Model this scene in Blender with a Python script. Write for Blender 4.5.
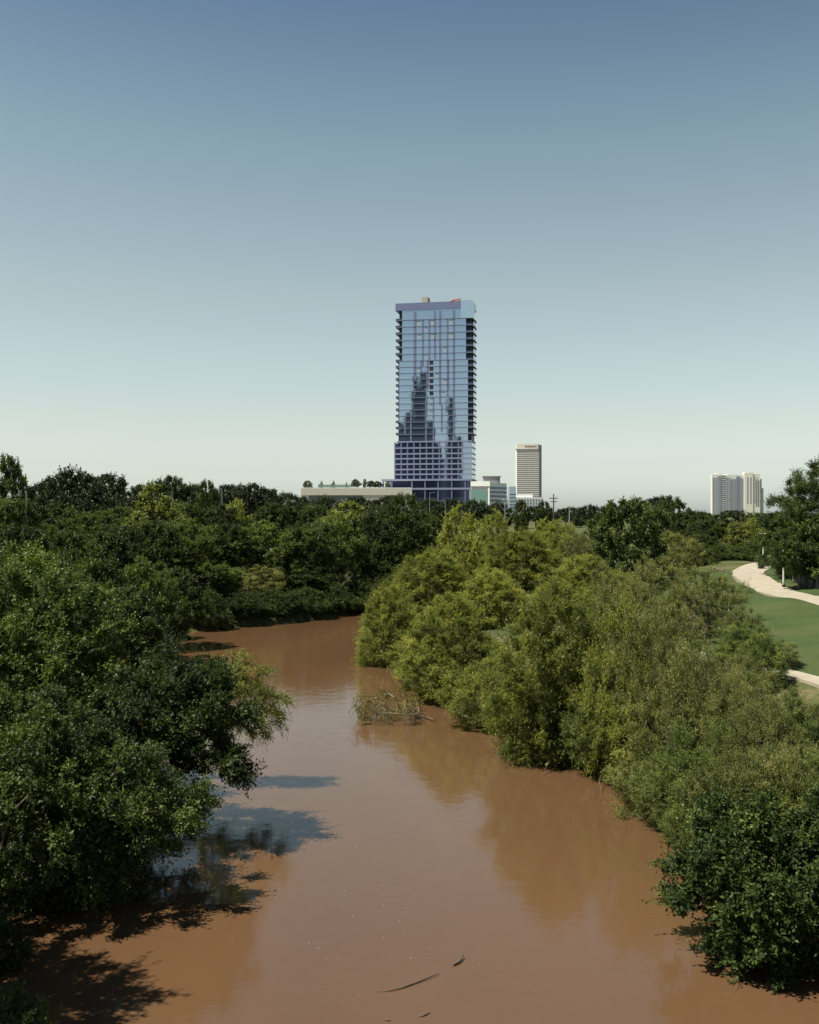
import bpy, math, random
import numpy as np
from mathutils import Vector

# ------------------------------------------------------------------ camera, sky, sun, exposure
scene = bpy.context.scene
for o in list(bpy.data.objects):
    bpy.data.objects.remove(o)
COL = scene.collection
F = 995.0
CX, CY, CZ = 409.5, 512.0, 11.0

cam_d = bpy.data.cameras.new('camera')
cam_d.sensor_fit = 'VERTICAL'
cam_d.sensor_height = 36.0
cam_d.lens = 36.0 * F / 1024.0
cam_d.clip_start = 0.1
cam_d.clip_end = 30000
cam = bpy.data.objects.new('camera', cam_d)
COL.objects.link(cam)
cam.location = (0, 0, CZ)
cam.rotation_euler = (math.radians(90), 0, 0)
scene.camera = cam

SUN_EL, SUN_BACK = math.radians(61), math.radians(18)
S = Vector((-math.cos(SUN_EL) * math.cos(SUN_BACK), -math.cos(SUN_EL) * math.sin(SUN_BACK), math.sin(SUN_EL)))
sun_d = bpy.data.lights.new('sun', 'SUN')
sun_d.energy = 5.0
sun_d.angle = math.radians(0.53)
sun_d.color = (1.0, 0.93, 0.80)
sun = bpy.data.objects.new('sun', sun_d)
COL.objects.link(sun)
sun.rotation_euler = S.to_track_quat('Z', 'Y').to_euler()

world = bpy.data.worlds.new('World')
scene.world = world
world.use_nodes = True
wn, wl = world.node_tree.nodes, world.node_tree.links
wn.clear()
sky = wn.new('ShaderNodeTexSky')
sky.sky_type = 'NISHITA'
sky.sun_disc = False
sky.sun_elevation = SUN_EL
sky.sun_rotation = math.atan2(S.x, S.y)
sky.altitude = 0
sky.air_density = 1.3
sky.dust_density = 1.2
sky.ozone_density = 1.6
# clear dry air: pale green-grey at the horizon, deepening to slate blue overhead
tcw = wn.new('ShaderNodeTexCoord')
sx_ = wn.new('ShaderNodeSeparateXYZ')
rmp = wn.new('ShaderNodeValToRGB')
MUL = ((0.0, (2.45,3.05,4.2)), (.022, (2.15,2.70,3.7)), (.047, (1.98,2.30,3.05)), (.082, (1.93,2.09,2.45)), (.208, (1.72,1.83,1.85)), (.342, (1.35,1.59,1.66)), (.457, (.83,1.10,1.42)), (.70, (.28,.44,.70)), (1.0, (.24,.38,.62)))
el = rmp.color_ramp.elements
el[0].position = 0; el[0].color = (*[c/4.2 for c in MUL[0][1]], 1)
el[1].position = 1; el[1].color = (*[c/4.2 for c in MUL[-1][1]], 1)
for p_, c_ in MUL[1:-1]:
    e = el.new(p_); e.color = (*[c/4.2 for c in c_], 1)
wl.new(tcw.outputs['Generated'], sx_.inputs[0]); wl.new(sx_.outputs['Z'], rmp.inputs[0])
tint0 = wn.new('ShaderNodeMix'); tint0.data_type = 'RGBA'; tint0.blend_type = 'MULTIPLY'
tint0.inputs['Factor'].default_value = 1.0
tint0.inputs[7].default_value = (1.0, 0.92, 0.78, 1)
tint = wn.new('ShaderNodeMix'); tint.data_type = 'RGBA'; tint.blend_type = 'MULTIPLY'
tint.inputs['Factor'].default_value = 1.0
sat = wn.new('ShaderNodeHueSaturation')
sat.inputs['Saturation'].default_value = 0.80
sat.inputs['Value'].default_value = 1.29
bg = wn.new('ShaderNodeBackground')
bg.inputs['Strength'].default_value = 0.15
wo = wn.new('ShaderNodeOutputWorld')
wl.new(sky.outputs[0], sat.inputs['Color'])
wl.new(sat.outputs[0], tint0.inputs[6])
wl.new(tint0.outputs[2], tint.inputs[6])
wl.new(rmp.outputs[0], tint.inputs[7])
wl.new(tint.outputs[2], bg.inputs['Color'])
wl.new(bg.outputs[0], wo.inputs['Surface'])

vs = scene.view_settings
vs.view_transform = 'Standard'
vs.look = 'None'
vs.exposure = 0.7
vs.gamma = 1.0
vs.use_curve_mapping = False
cy = scene.cycles
cy.max_bounces = 6
cy.diffuse_bounces = 2
cy.glossy_bounces = 3
cy.transmission_bounces = 4
cy.transparent_max_bounces = 8
cy.use_denoising = True
cy.caustics_reflective = False
cy.caustics_refractive = False

# ------------------------------------------------------------------ helpers
def P(px, py, d):
    return Vector(((px - CX) * d / F, d, CZ - (py - CY) * d / F))

def tag(o, label=None, cat=None, group=None, kind=None):
    if label: o['label'] = label
    if cat: o['category'] = cat
    if group: o['group'] = group
    if kind: o['kind'] = kind
    return o

def empty(name, loc=(0, 0, 0), rz=0.0):
    o = bpy.data.objects.new(name, None)
    COL.objects.link(o)
    o.location = loc
    o.rotation_euler = (0, 0, rz)
    return o

def node_mat(name):
    m = bpy.data.materials.new(name)
    m.use_nodes = True
    return m, m.node_tree.nodes, m.node_tree.links, m.node_tree.nodes['Principled BSDF']

def mat(name, col, rough=0.7, metal=0.0, var=0.15, vscale=3.0, bump=0.0, spec=0.5):
    m, n, l, b = node_mat(name)
    b.inputs['Roughness'].default_value = rough
    b.inputs['Metallic'].default_value = metal
    b.inputs['Specular IOR Level'].default_value = spec
    tc = n.new('ShaderNodeTexCoord')
    ns = n.new('ShaderNodeTexNoise'); ns.inputs['Scale'].default_value = vscale
    ns.inputs['Detail'].default_value = 5
    l.new(tc.outputs['Object'], ns.inputs['Vector'])
    mr = n.new('ShaderNodeMapRange')
    mr.inputs[3].default_value = 1 - var; mr.inputs[4].default_value = 1 + var
    l.new(ns.outputs[0], mr.inputs[0])
    mx = n.new('ShaderNodeMix'); mx.data_type = 'RGBA'; mx.blend_type = 'MULTIPLY'
    mx.inputs['Factor'].default_value = 1
    mx.inputs[6].default_value = (*col, 1)
    l.new(mr.outputs[0], mx.inputs[7])
    l.new(mx.outputs[2], b.inputs['Base Color'])
    if bump:
        bp = n.new('ShaderNodeBump'); bp.inputs['Strength'].default_value = bump
        bp.inputs['Distance'].default_value = 0.05
        l.new(ns.outputs[0], bp.inputs['Height']); l.new(bp.outputs[0], b.inputs['Normal'])
    return m

def leaf_mat(name, dark, mid, light, transl=0.30, rough=0.55, spec=0.35):
    """dark / mid / light leaf colours with some highlight contrast put in, picked per leaf by the 'tone' attribute."""
    m, n, l, b = node_mat(name)
    at = n.new('ShaderNodeAttribute'); at.attribute_name = 'tone'
    oi = n.new('ShaderNodeObjectInfo')
    ad = n.new('ShaderNodeMath'); ad.operation = 'MULTIPLY_ADD'
    l.new(oi.outputs['Random'], ad.inputs[0]); ad.inputs[1].default_value = 0.34
    l.new(at.outputs['Fac'], ad.inputs[2])
    sb = n.new('ShaderNodeMath'); sb.operation = 'SUBTRACT'; sb.inputs[1].default_value = 0.17
    l.new(ad.outputs[0], sb.inputs[0])
    cr = n.new('ShaderNodeValToRGB')
    cr.color_ramp.elements[0].position = 0.1; cr.color_ramp.elements[0].color = (*dark, 1)
    cr.color_ramp.elements[1].position = 0.92; cr.color_ramp.elements[1].color = (*light, 1)  # light end raised so sunlit highlights are partly in the colour
    e = cr.color_ramp.elements.new(0.5); e.color = (*mid, 1)
    l.new(sb.outputs[0], cr.inputs[0])
    l.new(cr.outputs[0], b.inputs['Base Color'])
    b.inputs['Roughness'].default_value = rough
    b.inputs['Specular IOR Level'].default_value = spec
    tr = n.new('ShaderNodeBsdfTranslucent')
    tm = n.new('ShaderNodeMix'); tm.data_type = 'RGBA'; tm.blend_type = 'MULTIPLY'
    tm.inputs['Factor'].default_value = 1; tm.inputs[7].default_value = (1.25, 1.25, 0.45, 1)
    l.new(cr.outputs[0], tm.inputs[6]); l.new(tm.outputs[2], tr.inputs['Color'])
    mx = n.new('ShaderNodeMixShader'); mx.inputs[0].default_value = transl
    l.new(b.outputs[0], mx.inputs[1]); l.new(tr.outputs[0], mx.inputs[2])
    l.new(mx.outputs[0], n['Material Output'].inputs['Surface'])
    return m

class MB:
    """collects boxes and tubes into one mesh"""
    def __init__(s): s.v = []; s.f = []
    def box(s, x0, x1, y0, y1, z0, z1):
        b = len(s.v)
        s.v += [(x0,y0,z0),(x1,y0,z0),(x1,y1,z0),(x0,y1,z0),(x0,y0,z1),(x1,y0,z1),(x1,y1,z1),(x0,y1,z1)]
        s.f += [tuple(b + i for i in q) for q in ((0,3,2,1),(4,5,6,7),(0,1,5,4),(1,2,6,5),(2,3,7,6),(3,0,4,7))]
        return s
    def prism(s, pts, z0, z1):
        b = len(s.v); n = len(pts)
        s.v += [(x, y, z0) for x, y in pts] + [(x, y, z1) for x, y in pts]
        s.f += [tuple(b + i for i in range(n))[::-1], tuple(b + n + i for i in range(n))]
        s.f += [(b+i, b+(i+1)%n, b+n+(i+1)%n, b+n+i) for i in range(n)]
        return s
    def tube(s, pts, radii, sides=8, cap=True):
        b0 = len(s.v); pts = [Vector(p) for p in pts]; n = len(pts)
        for i, p in enumerate(pts):
            t = (pts[min(i+1, n-1)] - pts[max(i-1, 0)]).normalized()
            a = t.cross(Vector((0.31, 0.9, 0.2)))
            if a.length < 1e-3: a = t.cross(Vector((1, 0, 0)))
            a.normalize(); c = t.cross(a)
            for k in range(sides):
                an = 2*math.pi*k/sides
                s.v.append(tuple(p + (a*math.cos(an) + c*math.sin(an))*radii[i]))
        for i in range(n-1):
            for k in range(sides):
                k2 = (k+1) % sides
                s.f.append((b0+i*sides+k, b0+i*sides+k2, b0+(i+1)*sides+k2, b0+(i+1)*sides+k))
        if cap:
            s.f.append(tuple(b0+k for k in range(sides))[::-1])
            s.f.append(tuple(b0+(n-1)*sides+k for k in range(sides)))
        return s
    def mesh(s, name, m):
        me = bpy.data.meshes.new(name)
        me.from_pydata(s.v, [], s.f); me.materials.append(m)
        me.update()
        return me
    def build(s, name, m, parent=None, bevel=0):
        o = bpy.data.objects.new(name, s.mesh(name, m))
        COL.objects.link(o)
        if parent: o.parent = parent
        if bevel:
            bm = o.modifiers.new('bevel', 'BEVEL'); bm.width = bevel; bm.segments = 2; bm.limit_method = 'ANGLE'
        return o

def quads_mesh(name, V, m, tone=None):
    """V: (N,4,3) float array"""
    N = V.shape[0]
    me = bpy.data.meshes.new(name)
    me.vertices.add(N*4); me.loops.add(N*4); me.polygons.add(N)
    me.vertices.foreach_set('co', V.astype(np.float32).ravel())
    me.loops.foreach_set('vertex_index', np.arange(N*4, dtype=np.int32))
    me.polygons.foreach_set('loop_start', np.arange(0, N*4, 4, dtype=np.int32))
    me.update(calc_edges=True)
    if tone is not None:
        a = me.attributes.new('tone', 'FLOAT', 'FACE')
        a.data.foreach_set('value', tone.astype(np.float32))
    me.materials.append(m)
    return me

def unit(a):
    return a / np.maximum(np.linalg.norm(a, axis=-1, keepdims=True), 1e-9)

# ------------------------------------------------------------------ terrain
XL = [(-400,-12),(0,-11.5),(20,-11),(35,-13.5),(55,-18),(70,-23),(80,-26),(86,-24),(93,-18.5),(99,-12),(104,-8),(112,-4.5),(130,0),(150,4),(200,14),(260,26)]
XR = [(-400,16),(0,15),(15,14),(22,11.5),(28,9.6),(35.5,9.9),(39.4,9.2),(42.4,7.6),(47,5.6),(50,3.6),(58,1.4),(65,-.6),(75,-2),(85,-3.2),(95,-2.2),(105,2),(112,5),(130,10),(150,10),(200,12),(260,14)]
XL = np.array(XL, float); XR = np.array(XR, float)

def ground_z(x, y):
    x = np.asarray(x, float); y = np.asarray(y, float)
    xl = np.interp(y, XL[:,0], XL[:,1]); xr = np.interp(y, XR[:,0], XR[:,1])
    dl = xl - x; dr = x - xr
    zl = np.interp(dl, [-8,-2,0,1.2,5,12,30,200,900], [-2.2,-1,0.0,.45,1.8,3.6,5.2,7,8])
    zr = np.interp(dr, [-8,-2,0,1.2,5,12,22,30,200,900], [-2.2,-1,0.0,.35,1.6,3.0,3.9,4.5,7,8])
    z = np.where(dl > dr, zl, zr)
    w = .18*np.sin(x*.31+y*.17)+.12*np.sin(x*.83-y*.57+1.3)+.25*np.sin(x*.06+y*.045)
    e = np.maximum(dl, dr)
    return z + w*np.clip((e-1)/8, 0, 1)*.8

def gz(x, y): return float(ground_z(x, y))

def ground_on(px, py, hint=None):
    """the point where the ray of a picture point meets the ground (used to lay out the map once)"""
    k = (px - CX)/F; s = (py - CY)/F
    for d in np.arange(15, 400, .5):
        if CZ - s*d <= gz(k*d, d): return Vector((k*d, d, gz(k*d, d)))
    return Vector((k*400, 400, gz(k*400, 400)))

def spaced(lo, hi, step, far, n):
    far = 3200
    a = np.arange(lo, hi+1e-6, step)
    t = np.linspace(0, 1, n+1)[1:]
    r = hi + (far-hi)*t**3.2
    l = lo - (far+lo)*t**3.2
    return np.concatenate([l[::-1], a, r])

gm, gn, gl, gb = node_mat('bank_soil')
tc = gn.new('ShaderNodeTexCoord')
n1 = gn.new('ShaderNodeTexNoise'); n1.inputs['Scale'].default_value = .35; n1.inputs['Detail'].default_value = 8
n2 = gn.new('ShaderNodeTexNoise'); n2.inputs['Scale'].default_value = 4.0; n2.inputs['Detail'].default_value = 8
gl.new(tc.outputs['Object'], n1.inputs['Vector']); gl.new(tc.outputs['Object'], n2.inputs['Vector'])
am = gn.new('ShaderNodeMath'); am.operation = 'ADD'; gl.new(n1.outputs[0], am.inputs[0]); gl.new(n2.outputs[0], am.inputs[1])
hm = gn.new('ShaderNodeMath'); hm.operation = 'MULTIPLY'; hm.inputs[1].default_value = .5; gl.new(am.outputs[0], hm.inputs[0])
cr = gn.new('ShaderNodeValToRGB')
cr.color_ramp.elements[0].position = .35; cr.color_ramp.elements[0].color = (.035,.05,.018,1)
cr.color_ramp.elements[1].position = .66; cr.color_ramp.elements[1].color = (.16,.125,.07,1)
e = cr.color_ramp.elements.new(.5); e.color = (.07,.085,.03,1)
gl.new(hm.outputs[0], cr.inputs[0]); gl.new(cr.outputs[0], gb.inputs['Base Color'])
gb.inputs['Roughness'].default_value = .95; gb.inputs['Specular IOR Level'].default_value = .15
bp = gn.new('ShaderNodeBump'); bp.inputs['Strength'].default_value = .6; bp.inputs['Distance'].default_value = .2
gl.new(n2.outputs[0], bp.inputs['Height']); gl.new(bp.outputs[0], gb.inputs['Normal'])

gx = spaced(-60, 80, 1.0, 9000, 40)
gy = spaced(-20, 160, 1.0, 9000, 40)
X, Y = np.meshgrid(gx, gy)
Z = ground_z(X, Y)
me = bpy.data.meshes.new('ground')
nx, ny = len(gx), len(gy)
vv = np.stack([X, Y, Z], -1).reshape(-1, 3)
idx = np.arange(nx*ny).reshape(ny, nx)
ff = np.stack([idx[:-1,:-1], idx[:-1,1:], idx[1:,1:], idx[1:,:-1]], -1).reshape(-1, 4)
me.from_pydata(vv.tolist(), [], ff.tolist()); me.materials.append(gm)
me.polygons.foreach_set('use_smooth', [True]*len(me.polygons)); me.update()
ground = bpy.data.objects.new('ground', me); COL.objects.link(ground)
tag(ground, 'earth banks and park ground on both sides of the muddy river', 'ground', kind='structure')

# water ---------------------------------------------------------------
wm, n, l, b = node_mat('muddy_water')
tc = n.new('ShaderNodeTexCoord')
mp = n.new('ShaderNodeMapping'); mp.inputs['Scale'].default_value = (1, .35, 1)
l.new(tc.outputs['Object'], mp.inputs['Vector'])
a1 = n.new('ShaderNodeTexNoise'); a1.inputs['Scale'].default_value = .12; a1.inputs['Detail'].default_value = 4
l.new(mp.outputs[0], a1.inputs['Vector'])
cr = n.new('ShaderNodeValToRGB')
cr.color_ramp.elements[0].position = .3; cr.color_ramp.elements[0].color = (.096,.054,.027,1)
cr.color_ramp.elements[1].position = .7; cr.color_ramp.elements[1].color = (.124,.068,.034,1)
l.new(a1.outputs[0], cr.inputs[0]); l.new(cr.outputs[0], b.inputs['Base Color'])
b.inputs['Roughness'].default_value = .06; b.inputs['IOR'].default_value = 1.6
h1 = n.new('ShaderNodeTexNoise'); h1.inputs['Scale'].default_value = 1.1; h1.inputs['Detail'].default_value = 5; h1.inputs['Roughness'].default_value = .6
h2 = n.new('ShaderNodeTexNoise'); h2.inputs['Scale'].default_value = .22; h2.inputs['Detail'].default_value = 2
l.new(tc.outputs['Object'], h1.inputs['Vector']); l.new(mp.outputs[0], h2.inputs['Vector'])
mm = n.new('ShaderNodeMath'); mm.operation = 'MULTIPLY_ADD'; mm.inputs[1].default_value = .42
l.new(h1.outputs[0], mm.inputs[0]); l.new(h2.outputs[0], mm.inputs[2])
bp = n.new('ShaderNodeBump'); bp.inputs['Strength'].default_value = .27; bp.inputs['Distance'].default_value = .10
l.new(mm.outputs[0], bp.inputs['Height']); l.new(bp.outputs[0], b.inputs['Normal'])
w = MB(); w.v = [(-45,-300,0),(60,-300,0),(60,260,0),(-45,260,0)]; w.f = [(0,1,2,3)]
wo_ = w.build('river_water', wm)
tag(wo_, 'smooth muddy brown river water curving between wooded banks', 'river', kind='structure')

# paths and lawn ------------------------------------------------------
def catmull(pts, n=12):
    pts = [np.array(p, float) for p in pts]
    P_ = [2*pts[0]-pts[1]] + pts + [2*pts[-1]-pts[-2]]
    out = []
    for i in range(1, len(P_)-2):
        for k in range(n):
            t = k/n
            a, b_, c, d = P_[i-1], P_[i], P_[i+1], P_[i+2]
            out.append(.5*((2*b_)+(-a+c)*t+(2*a-5*b_+4*c-d)*t*t+(-a+3*b_-3*c+d)*t**3))
    out.append(pts[-1])
    return np.array(out)

concrete = mat('pale_concrete', (.33,.295,.225), .92, var=.30, vscale=1.3, bump=.3)
def ribbon(name, pts, width, lift, m):
    c = catmull(pts)
    t = np.gradient(c, axis=0); t = unit(t); nrm = np.stack([t[:,1], -t[:,0]], -1)
    us = np.linspace(-.5, .5, 7)
    V = []
    for i in range(len(c)):
        row = [c[i] + nrm[i]*width*u for u in us]
        zc = max(gz(*r) for r in row)
        for r in row: V.append((r[0], r[1], zc+lift))
    k = len(us); Fc = []
    for i in range(len(c)-1):
        for j in range(k-1):
            Fc.append((i*k+j, i*k+j+1, (i+1)*k+j+1, (i+1)*k+j))
    me = bpy.data.meshes.new(name); me.from_pydata(V, [], Fc); me.materials.append(m); me.update()
    o = bpy.data.objects.new(name, me); COL.objects.link(o)
    so = o.modifiers.new('thick', 'SOLIDIFY'); so.thickness = .40; so.offset = -1
    return o
up_c = [(34,50),(32,60),(30.8,68),(30.4,74.5),(30.7,82),(31.9,91),(34.3,101),(37.4,109),(41.5,115.5),(47,119.5),(56,122.5),(75,126)]
upath = ribbon('upper_path', up_c, 3.3, .03, concrete)
tag(upath, 'wide pale concrete path bending round the top of the lawn', 'path', kind='structure')
_q = [ground_on(*p) for p in ((870,694),(819,683),(770,672),(700,657),(640,641),(602,632))]
lo_c = [(31,34),(26,38)] + [(q.x, q.y) for q in _q] + [(11.8,80),(12.4,90),(15,102)]
print('lower path', [(round(a,1), round(b_,1)) for a, b_ in lo_c])
lpath = ribbon('lower_path', lo_c, 1.5, .03, concrete)
tag(lpath, 'narrow pale path showing in gaps behind the riverside bushes', 'path', kind='structure')

lm, n, l, b = node_mat('mown_grass')
tc = n.new('ShaderNodeTexCoord')
q1 = n.new('ShaderNodeTexNoise'); q1.inputs['Scale'].default_value = .22; q1.inputs['Detail'].default_value = 6; q1.inputs['Roughness'].default_value=.65
q2 = n.new('ShaderNodeTexNoise'); q2.inputs['Scale'].default_value = 9; q2.inputs['Detail'].default_value = 5
l.new(tc.outputs['Object'], q1.inputs['Vector']); l.new(tc.outputs['Object'], q2.inputs['Vector'])
am = n.new('ShaderNodeMath'); am.operation='ADD'; l.new(q1.outputs[0], am.inputs[0]); l.new(q2.outputs[0], am.inputs[1])
hm = n.new('ShaderNodeMath'); hm.operation='MULTIPLY'; hm.inputs[1].default_value=.5; l.new(am.outputs[0], hm.inputs[0])
cr = n.new('ShaderNodeValToRGB')
cr.color_ramp.elements[0].position=.38; cr.color_ramp.elements[0].color=(.026,.050,.017,1)
cr.color_ramp.elements[1].position=.66; cr.color_ramp.elements[1].color=(.075,.080,.032,1)
e = cr.color_ramp.elements.new(.5); e.color=(.048,.074,.020,1)
l.new(hm.outputs[0], cr.inputs[0]); l.new(cr.outputs[0], b.inputs['Base Color'])
b.inputs['Roughness'].default_value=.9; b.inputs['Specular IOR Level'].default_value=.2
bp = n.new('ShaderNodeBump'); bp.inputs['Strength'].default_value=.5; bp.inputs['Distance'].default_value=.06
l.new(q2.outputs[0], bp.inputs['Height']); l.new(bp.outputs[0], b.inputs['Normal'])
upc, loc_ = catmull(up_c), catmull(lo_c)
def lawn_mesh():
    us = np.linspace(0, 1, 70); V = []; Fc = []
    ys = np.arange(33, 112, .5)
    for y in ys:
        xa = np.interp(y, loc_[:,1], loc_[:,0]) + .65
        xb = np.interp(y, upc[:,1], upc[:,0]) - 1.5
        for u in us:
            x = xa + (max(xb, xa+.5)-xa)*u
            V.append((x, y, gz(x, y)+.045))
    k = len(us)
    for i in range(len(ys)-1):
        for j in range(k-1): Fc.append((i*k+j, i*k+j+1, (i+1)*k+j+1, (i+1)*k+j))
    me = bpy.data.meshes.new('lawn'); me.from_pydata(V, [], Fc); me.materials.append(lm)
    me.polygons.foreach_set('use_smooth', [True]*len(me.polygons)); me.update(); return me
lawn = bpy.data.objects.new('lawn', lawn_mesh()); COL.objects.link(lawn)
tag(lawn, 'smooth green mown lawn between the two pale paths', 'lawn', kind='structure')
def verge_mesh():
    us = np.linspace(0, 1, 30); V = []; Fc = []
    ys = np.arange(52, 116, .5)
    for y in ys:
        xa = np.interp(y, upc[:,1], upc[:,0]) + 1.5
        for u in us:
            x = xa + 16*u
            V.append((x, y, gz(x, y)+.04))
    k = len(us)
    for i in range(len(ys)-1):
        for j in range(k-1): Fc.append((i*k+j, i*k+j+1, (i+1)*k+j+1, (i+1)*k+j))
    me = bpy.data.meshes.new('verge'); me.from_pydata(V, [], Fc); me.materials.append(lm); me.update(); return me
verge = bpy.data.objects.new('grass_verge', verge_mesh()); COL.objects.link(verge)
tag(verge, 'grass verge between the wide path and the dark fence', 'verge', kind='structure')

# ------------------------------------------------------------------ buildings
M_glass = mat('tower_glass', (.35,.44,.56), .02, metal=.9, var=.05, vscale=.12, bump=.35)
M_glass_light = mat('pale_glass', (.46,.57,.66), .08, metal=.8, var=.08, vscale=.3)
M_navy = mat('dark_window_glass', (.07,.09,.16), .06, metal=.6, var=.2, vscale=.4)
M_lav = mat('lavender_metal', (.17,.19,.33), .45, metal=.25, var=.08)
M_slab = mat('slab_edge', (.22,.25,.38), .6, var=.08)
M_slab_dark = mat('dark_slab_edge', (.13,.15,.23), .6, var=.08)
M_fascia = mat('roof_fascia', (.16,.19,.33), .5, metal=.2, var=.06)
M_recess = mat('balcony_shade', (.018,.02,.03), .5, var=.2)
M_blind = mat('white_blind', (.34,.40,.47), .5, var=.06)
M_tan = mat('tan_plaster', (.42,.37,.28), .8)
M_red = mat('red_steel', (.45,.05,.035), .5)
M_beige = mat('beige_panels', (.62,.58,.50), .75, var=.06, vscale=.2)
M_white = mat('white_panels', (.86,.86,.84), .6, var=.05, vscale=.2)
M_grey = mat('grey_panels', (.20,.195,.22), .6)
M_green_glass = mat('green_glass', (.20,.33,.30), .15, metal=.5, var=.12, vscale=.3)
M_blue_glass = mat('blue_window_band', (.07,.10,.18), .12, metal=.5, var=.15, vscale=.3)
M_stone = mat('hotel_stone', (.78,.73,.69), .8, var=.04, vscale=.2)
M_band = mat('window_band', (.24,.225,.23), .3, metal=.2, var=.15)
M_pier = mat('pale_lilac_pier', (.70,.68,.64), .7, var=.05)
M_cream = mat('cream_concrete', (.70,.68,.60), .8, var=.05)
M_win = mat('window_dark', (.30,.31,.37), .2, metal=.3, var=.2)

TA = math.radians(11)
T0 = Vector(((396-CX)/F*746, 746, 8.0))
def TU(px):
    k = (px-CX)/F
    return (746*k + 10.1)/(.9816 + .1908*k)
def TZ(py): return 3.0 + (512-py)*.745
TW = TU(473)
tower = empty('glass_tower', T0, -TA)
tag(tower, 'tall blue glass apartment tower rising far above the treeline', 'tower')
DEP = 20.0
def tb(name, m, px0, px1, yb, yt, y0, y1, parent=tower, data=None):
    return MB().box(TU(px0), TU(px1), y0, y1, TZ(yb), TZ(yt)).build(name, m, parent)
# bodies of glass
g = MB()
g.box(TU(402.2), TU(466), 0, DEP, TZ(361), TZ(309.6))
g.box(TU(399.3), TU(468), 0, DEP, TZ(443), TZ(361)-.01)
g.box(TU(395), TU(472), -.6, DEP, TZ(480), TZ(443)-.01)
g.build('glass_facade', M_glass, tower)
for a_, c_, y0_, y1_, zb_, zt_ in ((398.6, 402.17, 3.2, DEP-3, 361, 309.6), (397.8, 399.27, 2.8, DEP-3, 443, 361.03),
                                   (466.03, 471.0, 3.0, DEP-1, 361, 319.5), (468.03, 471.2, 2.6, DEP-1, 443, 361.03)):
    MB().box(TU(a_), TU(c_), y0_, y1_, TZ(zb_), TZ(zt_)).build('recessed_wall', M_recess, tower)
tb('roof_fascia', M_fascia, 395.6, 461, 309.6, 302.4, -.5, DEP)
tb('corner_glass', M_glass_light, 461.1, 473, 319.6, 302.0, -.8, 9)
tb('roof_screen', M_glass_light, 461.1, 473.2, 309, 302.6, 9.02, DEP)
# floor slabs
ys = [319.5+6.85*i for i in range(7)] + [360.6+6.13*j for j in range(1, 13)]
for i, y in enumerate(ys):
    yr = 1.0
    MB().box(TU(395.7), TU(473), -.55, DEP+.5, TZ(y)-.26, TZ(y)+.26).build('floor_slab', M_slab_dark, tower)
for y in (441.7, 447.9, 453.8, 458.6, 464.0, 469.4, 474.3):
    MB().box(TU(394.6) if y > 442 else TU(397), TU(472.3), -1.5, DEP+.3, TZ(y)-.5, TZ(y)+.5).build('floor_slab', M_slab, tower)
# balcony rails at both corners, one per floor
for i, y in enumerate(ys):
    MB().box(TU(395.9), TU(402 if i < 7 else 399.2), -.5, -.43, TZ(y)+.27, TZ(y)+1.3).build('balcony_rail', M_navy, tower)
    MB().box(TU(466.2 if i < 7 else 468.2), TU(472.8), -.5, -.43, TZ(y)+.27, TZ(y)+1.2).build('balcony_rail', M_navy, tower)
# the side screen that shows past the right corner
sc_ = MB()
for i, y in enumerate(ys[:-1]):
    y2 = ys[i+1]
    sc_.box(TW-.5, TW-.2, 6.0, DEP, TZ(y2)+.5, TZ(y)-.5)
sc_.build('side_glass', M_glass_light, tower)
for i, y in enumerate(ys):
    MB().box(TW+.02, TW+.55, 7, DEP-1, TZ(y)-.35, TZ(y)+.2).build('side_balcony', M_slab, tower)
# lavender strips in the upper facade
for px, wd, yt, yb in ((415,2.6,311,381),(423,1.6,319.5,366),(429.4,1.6,319.5,361),(435,1.8,311,361),(440.2,2.0,311,405),(447.6,1.6,319.5,398),(454,2.0,311,441),
                       (421,1.6,361,372),(427.8,2.2,361,388),(441.8,1.5,405,432),(448.5,1.4,361,390),(405,1.6,418,434),(433.5,1.5,398,441),(426,1.5,400,441),(411,1.5,411,441)):
    MB().box(TU(px-wd/2), TU(px+wd/2), -.35, -.02, TZ(yb), TZ(yt)).build('metal_strip', M_lav, tower)
# raised dark panels by the middle, painted as shaded balcony notches
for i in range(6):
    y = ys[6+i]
    MB().box(TU(429.6), TU(433.4), -.30, -.03, TZ(y+4.2), TZ(y+.5)).build('notch_shade_panel', M_recess, tower)
# pale blinds drawn behind single panes
for px, i, w_ in ((418.7,0,4.4),(432.5,0,3),(451,0,3.6),(419.5,2,3.8),(434,2,6.4),(451,2,4),(426,1,2.4),(419,7,3.6),(426,5,2),(445,4,2.4),(437,8,3),(445,9,3.2),(443.2,11,3),(432,13,4),(432,14,4),(432,12,4)):
    if i+1 < len(ys):
        MB().box(TU(px-w_/2), TU(px+w_/2), -.2, -.03, TZ(ys[i+1])+.6, TZ(ys[i])-.6).build('window_blind', M_blind, tower)
# lower grid: dark windows between columns
cols = [395.2, 401.5, 407.8, 414.2, 420.5, 426.8, 433.2, 439.6, 446, 452, 458.6]
for px in cols:
    MB().box(TU(px-.55), TU(px+.55), -1.35, -.62, TZ(479.5), TZ(442)).build('facade_column', M_lav, tower)
lowy = [442.2, 447.9, 453.8, 458.6, 464.0, 469.4, 474.3, 479.6]
rnd = random.Random(4)
for a in range(len(cols)-1):
    for k in range(7):
        if a == 7 and k < 3: continue
        MB().box(TU(cols[a]+1.5), TU(cols[a+1]-1.2), -.80, -.63, TZ(lowy[k+1])+.9, TZ(lowy[k])-.7).build('window', M_navy, tower)
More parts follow.
